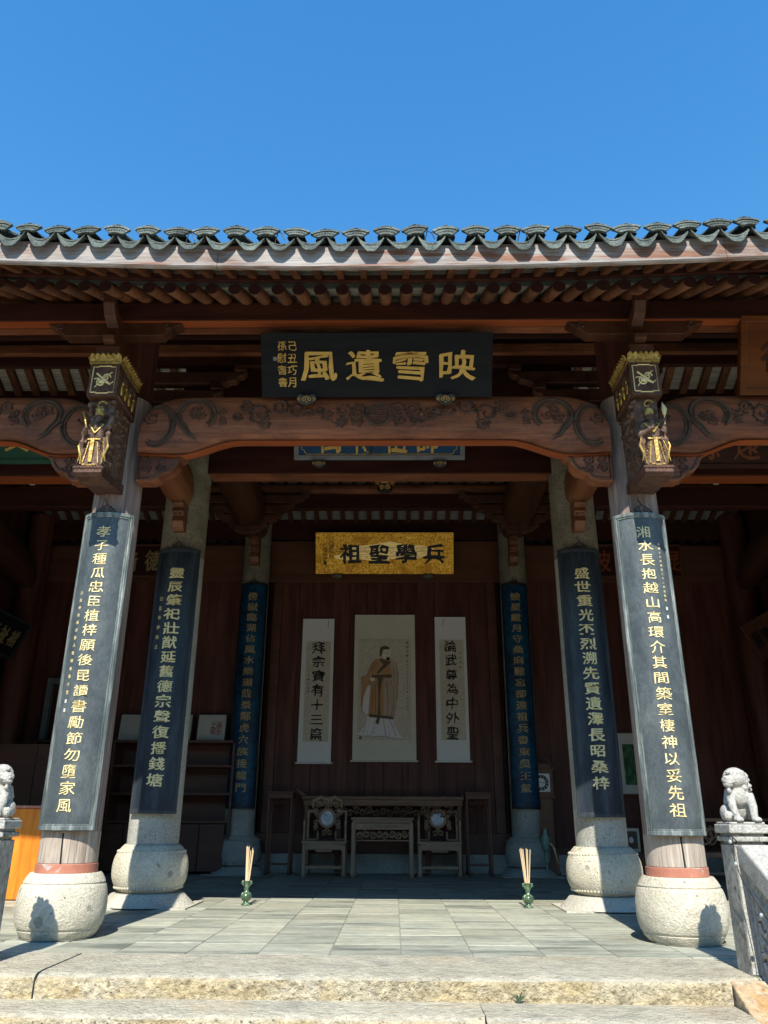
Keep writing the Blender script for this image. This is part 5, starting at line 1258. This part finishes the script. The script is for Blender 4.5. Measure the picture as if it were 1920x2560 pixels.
part('numerals', k, 'clock_face', hd); k = MB(); relief(k, [(0, 1.19), (.055, 1.185)], .003, mp, 4, w=.003); relief(k, [(0, 1.19), (-.03, 1.21)], .003, mp, 4, w=.003); part('hands', k, 'ink', hd)
k = MB(); relief(k, [(-.08, .93), (.10, .93)], .004, mp, 4, w=-.018)
for x in (-.05, .03, .08): relief(k, [(x, .93), (x + .01, .45 if x > .05 else .7)], .003, mp, 4, w=-.018)
part('weights', k, 'dim_gold', t)
t = thing('porcelain_vase', (2.19, 11.46, .30), 'small pale green porcelain vase with yellow stems in front of the clock', 'vase')
part('body', MB().lathe([(.03, -.3), (.012, -.28), (.012, .02), (.035, .03), (.05, .10), (.06, .17), (.03, .24), (.02, .28), (.03, .30)], 18), 'celadon', t, smooth=60)
k = MB()
for q in range(7): k.tube([(.04, 0, .12), (.07 + q * .008, 0, .12 - q * .012), (.10 + q * .008, -.01, .04 - q * .03)], .005, 5)
part('stem', k, 'pale_gold', t)
# lotus picture and small framed print on a stand
t = thing('lotus_picture', (3.85, 11.94, 1.06), 'framed painting of green lotus leaves behind the front right column', 'painting')
part('mount', MB().box(-.46, .46, -.012, .02, 0, .83), 'panel_white', t); part('painted_leaves', MB().box(-.38, .40, -.016, -.0125, .12, .68), 'lotus_green', t)
for (a, b, c, d) in ((-.48, -.461, -.02, .85), (.461, .48, -.02, .85), (-.46, .46, .831, .85), (-.46, .46, -.02, -.001)): part('frame', MB().box(a, b, -.025, .02, c, d), 'stand_wood', t)
k = MB(); mp = plane_map((0, -.017, 0), (1, 0, 0), (0, 0, 1), (0, -1, 0))
for q in range(9): relief(k, bez((-.35 + q * .08, .14), (-.33 + q * .08, .3), (-.36 + q * .085, .4), (-.3 + q * .07, .52)), .004, mp, 3)
part('painted_stems', k, 'ink', t)
t = thing('low_cabinet', (3.62, 11.42, 0), 'low dark side cabinet under the lotus picture', 'cabinet')
part('body', MB().box(-.42, .42, 0, .42, 0, .285), 'stand_wood', t); part('cabinet_top', MB().box(-.45, .45, -.02, .43, .286, .31), 'stand_wood', t, bevel=.005)
t = thing('photo_frame', (3.36, 11.55, .31), 'small pale photo frame standing on the low cabinet', 'photo frame')
part('frame', MB().box(-.12, .12, 0, .02, 0, .30), 'silk_tan', t, bevel=.012); part('picture', MB().box(-.085, .085, -.004, -.0005, .04, .26), 'robe_dark', t); part('portrait', MB().ell((0, -.005, .15), (.03, .002, .04), 10, 8), 'skin_pale', t)
t = thing('carved_settee', (4.45, 10.5, 0), 'carved wooden settee in the right side bay behind the lion', 'settee')
part('seat', MB().box(-.55, .75, 0, .5, .29, .345), 'furniture_wood', t, bevel=.006)
for x in (-.52, .72):
    for y in (.03, .47): part('leg', MB().box(x - .03, x + .03, y - .03, y + .03, 0, .29), 'furniture_wood', t)
part('back_rail', MB().box(-.55, .75, .44, .48, .70, .74), 'furniture_wood', t, bevel=.005)
for x in (-.55, -.12, .31, .72): part('back_post', MB().box(x, x + .035, .44, .48, .345, .70), 'furniture_wood', t)
k = MB(); mp = plane_map((0, .45, 0), (1, 0, 0), (0, 0, 1), (0, -1, 0))
for x in (-.32, .11, .53): scroll_fill(k, x - .18, x + .18, .36, .69, mp, int(x * 100) + 60, 1.5, .010)
for x in (-.32, .11, .53): relief(k, [(x + cos(a) * .10, .53 + sin(a) * .10) for a in [i * 2 * pi / 20 for i in range(21)]], .014, mp)
part('openwork', k, 'furniture_wood', t)
part('stretcher', MB().box(-.5, .7, .02, .05, .1, .13), 'furniture_wood', t)
# six-sided lantern hanging in the main room
t = thing('palace_lantern', (.035, 9.5, 4.72), 'six-sided wooden palace lantern hanging under the ceiling', 'lantern')
k = MB(); n = 6
k.lathe([(.10, .0), (.10, .07)], 6); part('lantern_base', k, 'metal_dark', t)
part('lantern_glass', MB().lathe([(.10, .075), (.24, .26), (.24, .62)], 6), 'lantern_paper', t)
k = MB()
for i in range(6):
    a = i * pi / 3; k.tube([(cos(a) * .105, sin(a) * .105, .07), (cos(a) * .247, sin(a) * .247, .26), (cos(a) * .247, sin(a) * .247, .62)], .012, 6)
k.lathe([(.26, .60), (.30, .66), (.05, .75)], 6); part('lantern_frame', k, 'stand_wood', t)
k = MB(); mp = plane_map((0, -.09, 0), (1, 0, 0), (0, 0, 1), (0, -1, 0)); scroll_fill(k, -.08, .08, -.02, .06, mp, 3, 1, .004); part('fretwork', k, 'gold_paint', t)
part('cord', MB().tube([(0, 0, .7), (0, 0, 1.75)], .008, 6), 'wire', t)
# little spot lamps on a rail in each side bay
for i, (x, nm) in enumerate(((-3.90, 'outer left'), (-3.42, 'inner left'), (3.28, 'inner right'), (3.72, 'outer right'))):
    t = thing('spot_lamp', (x, 8.0, 4.20), 'small white spot lamp under the side bay lintel, ' + nm, 'lamp', 'spot lamps in the side bays')
    part('housing', MB().box(-.03, .03, -.02, .05, -.02, .02), 'panel_white', t, bevel=.005); part('arm', MB().box(-.006, .006, .0, .012, .02, .09), 'metal_dark', t)

t = thing('weed', (.76, 4.40, -.105), 'small green weed sprouting at the foot of the ochre step', 'weed')
k = MB(); rr = random.Random(3)
for q in range(9):
    a = rr.uniform(-1, 1); L = rr.uniform(.025, .055); k.add([(0, -.004, 0), (a * L * .5 - .005, -.012, L * .6), (a * L, -.02, L), (a * L * .5 + .005, -.012, L * .55)], [(0, 1, 2, 3)])
part('leaves', k, 'green_glaze', t, kind='stuff')
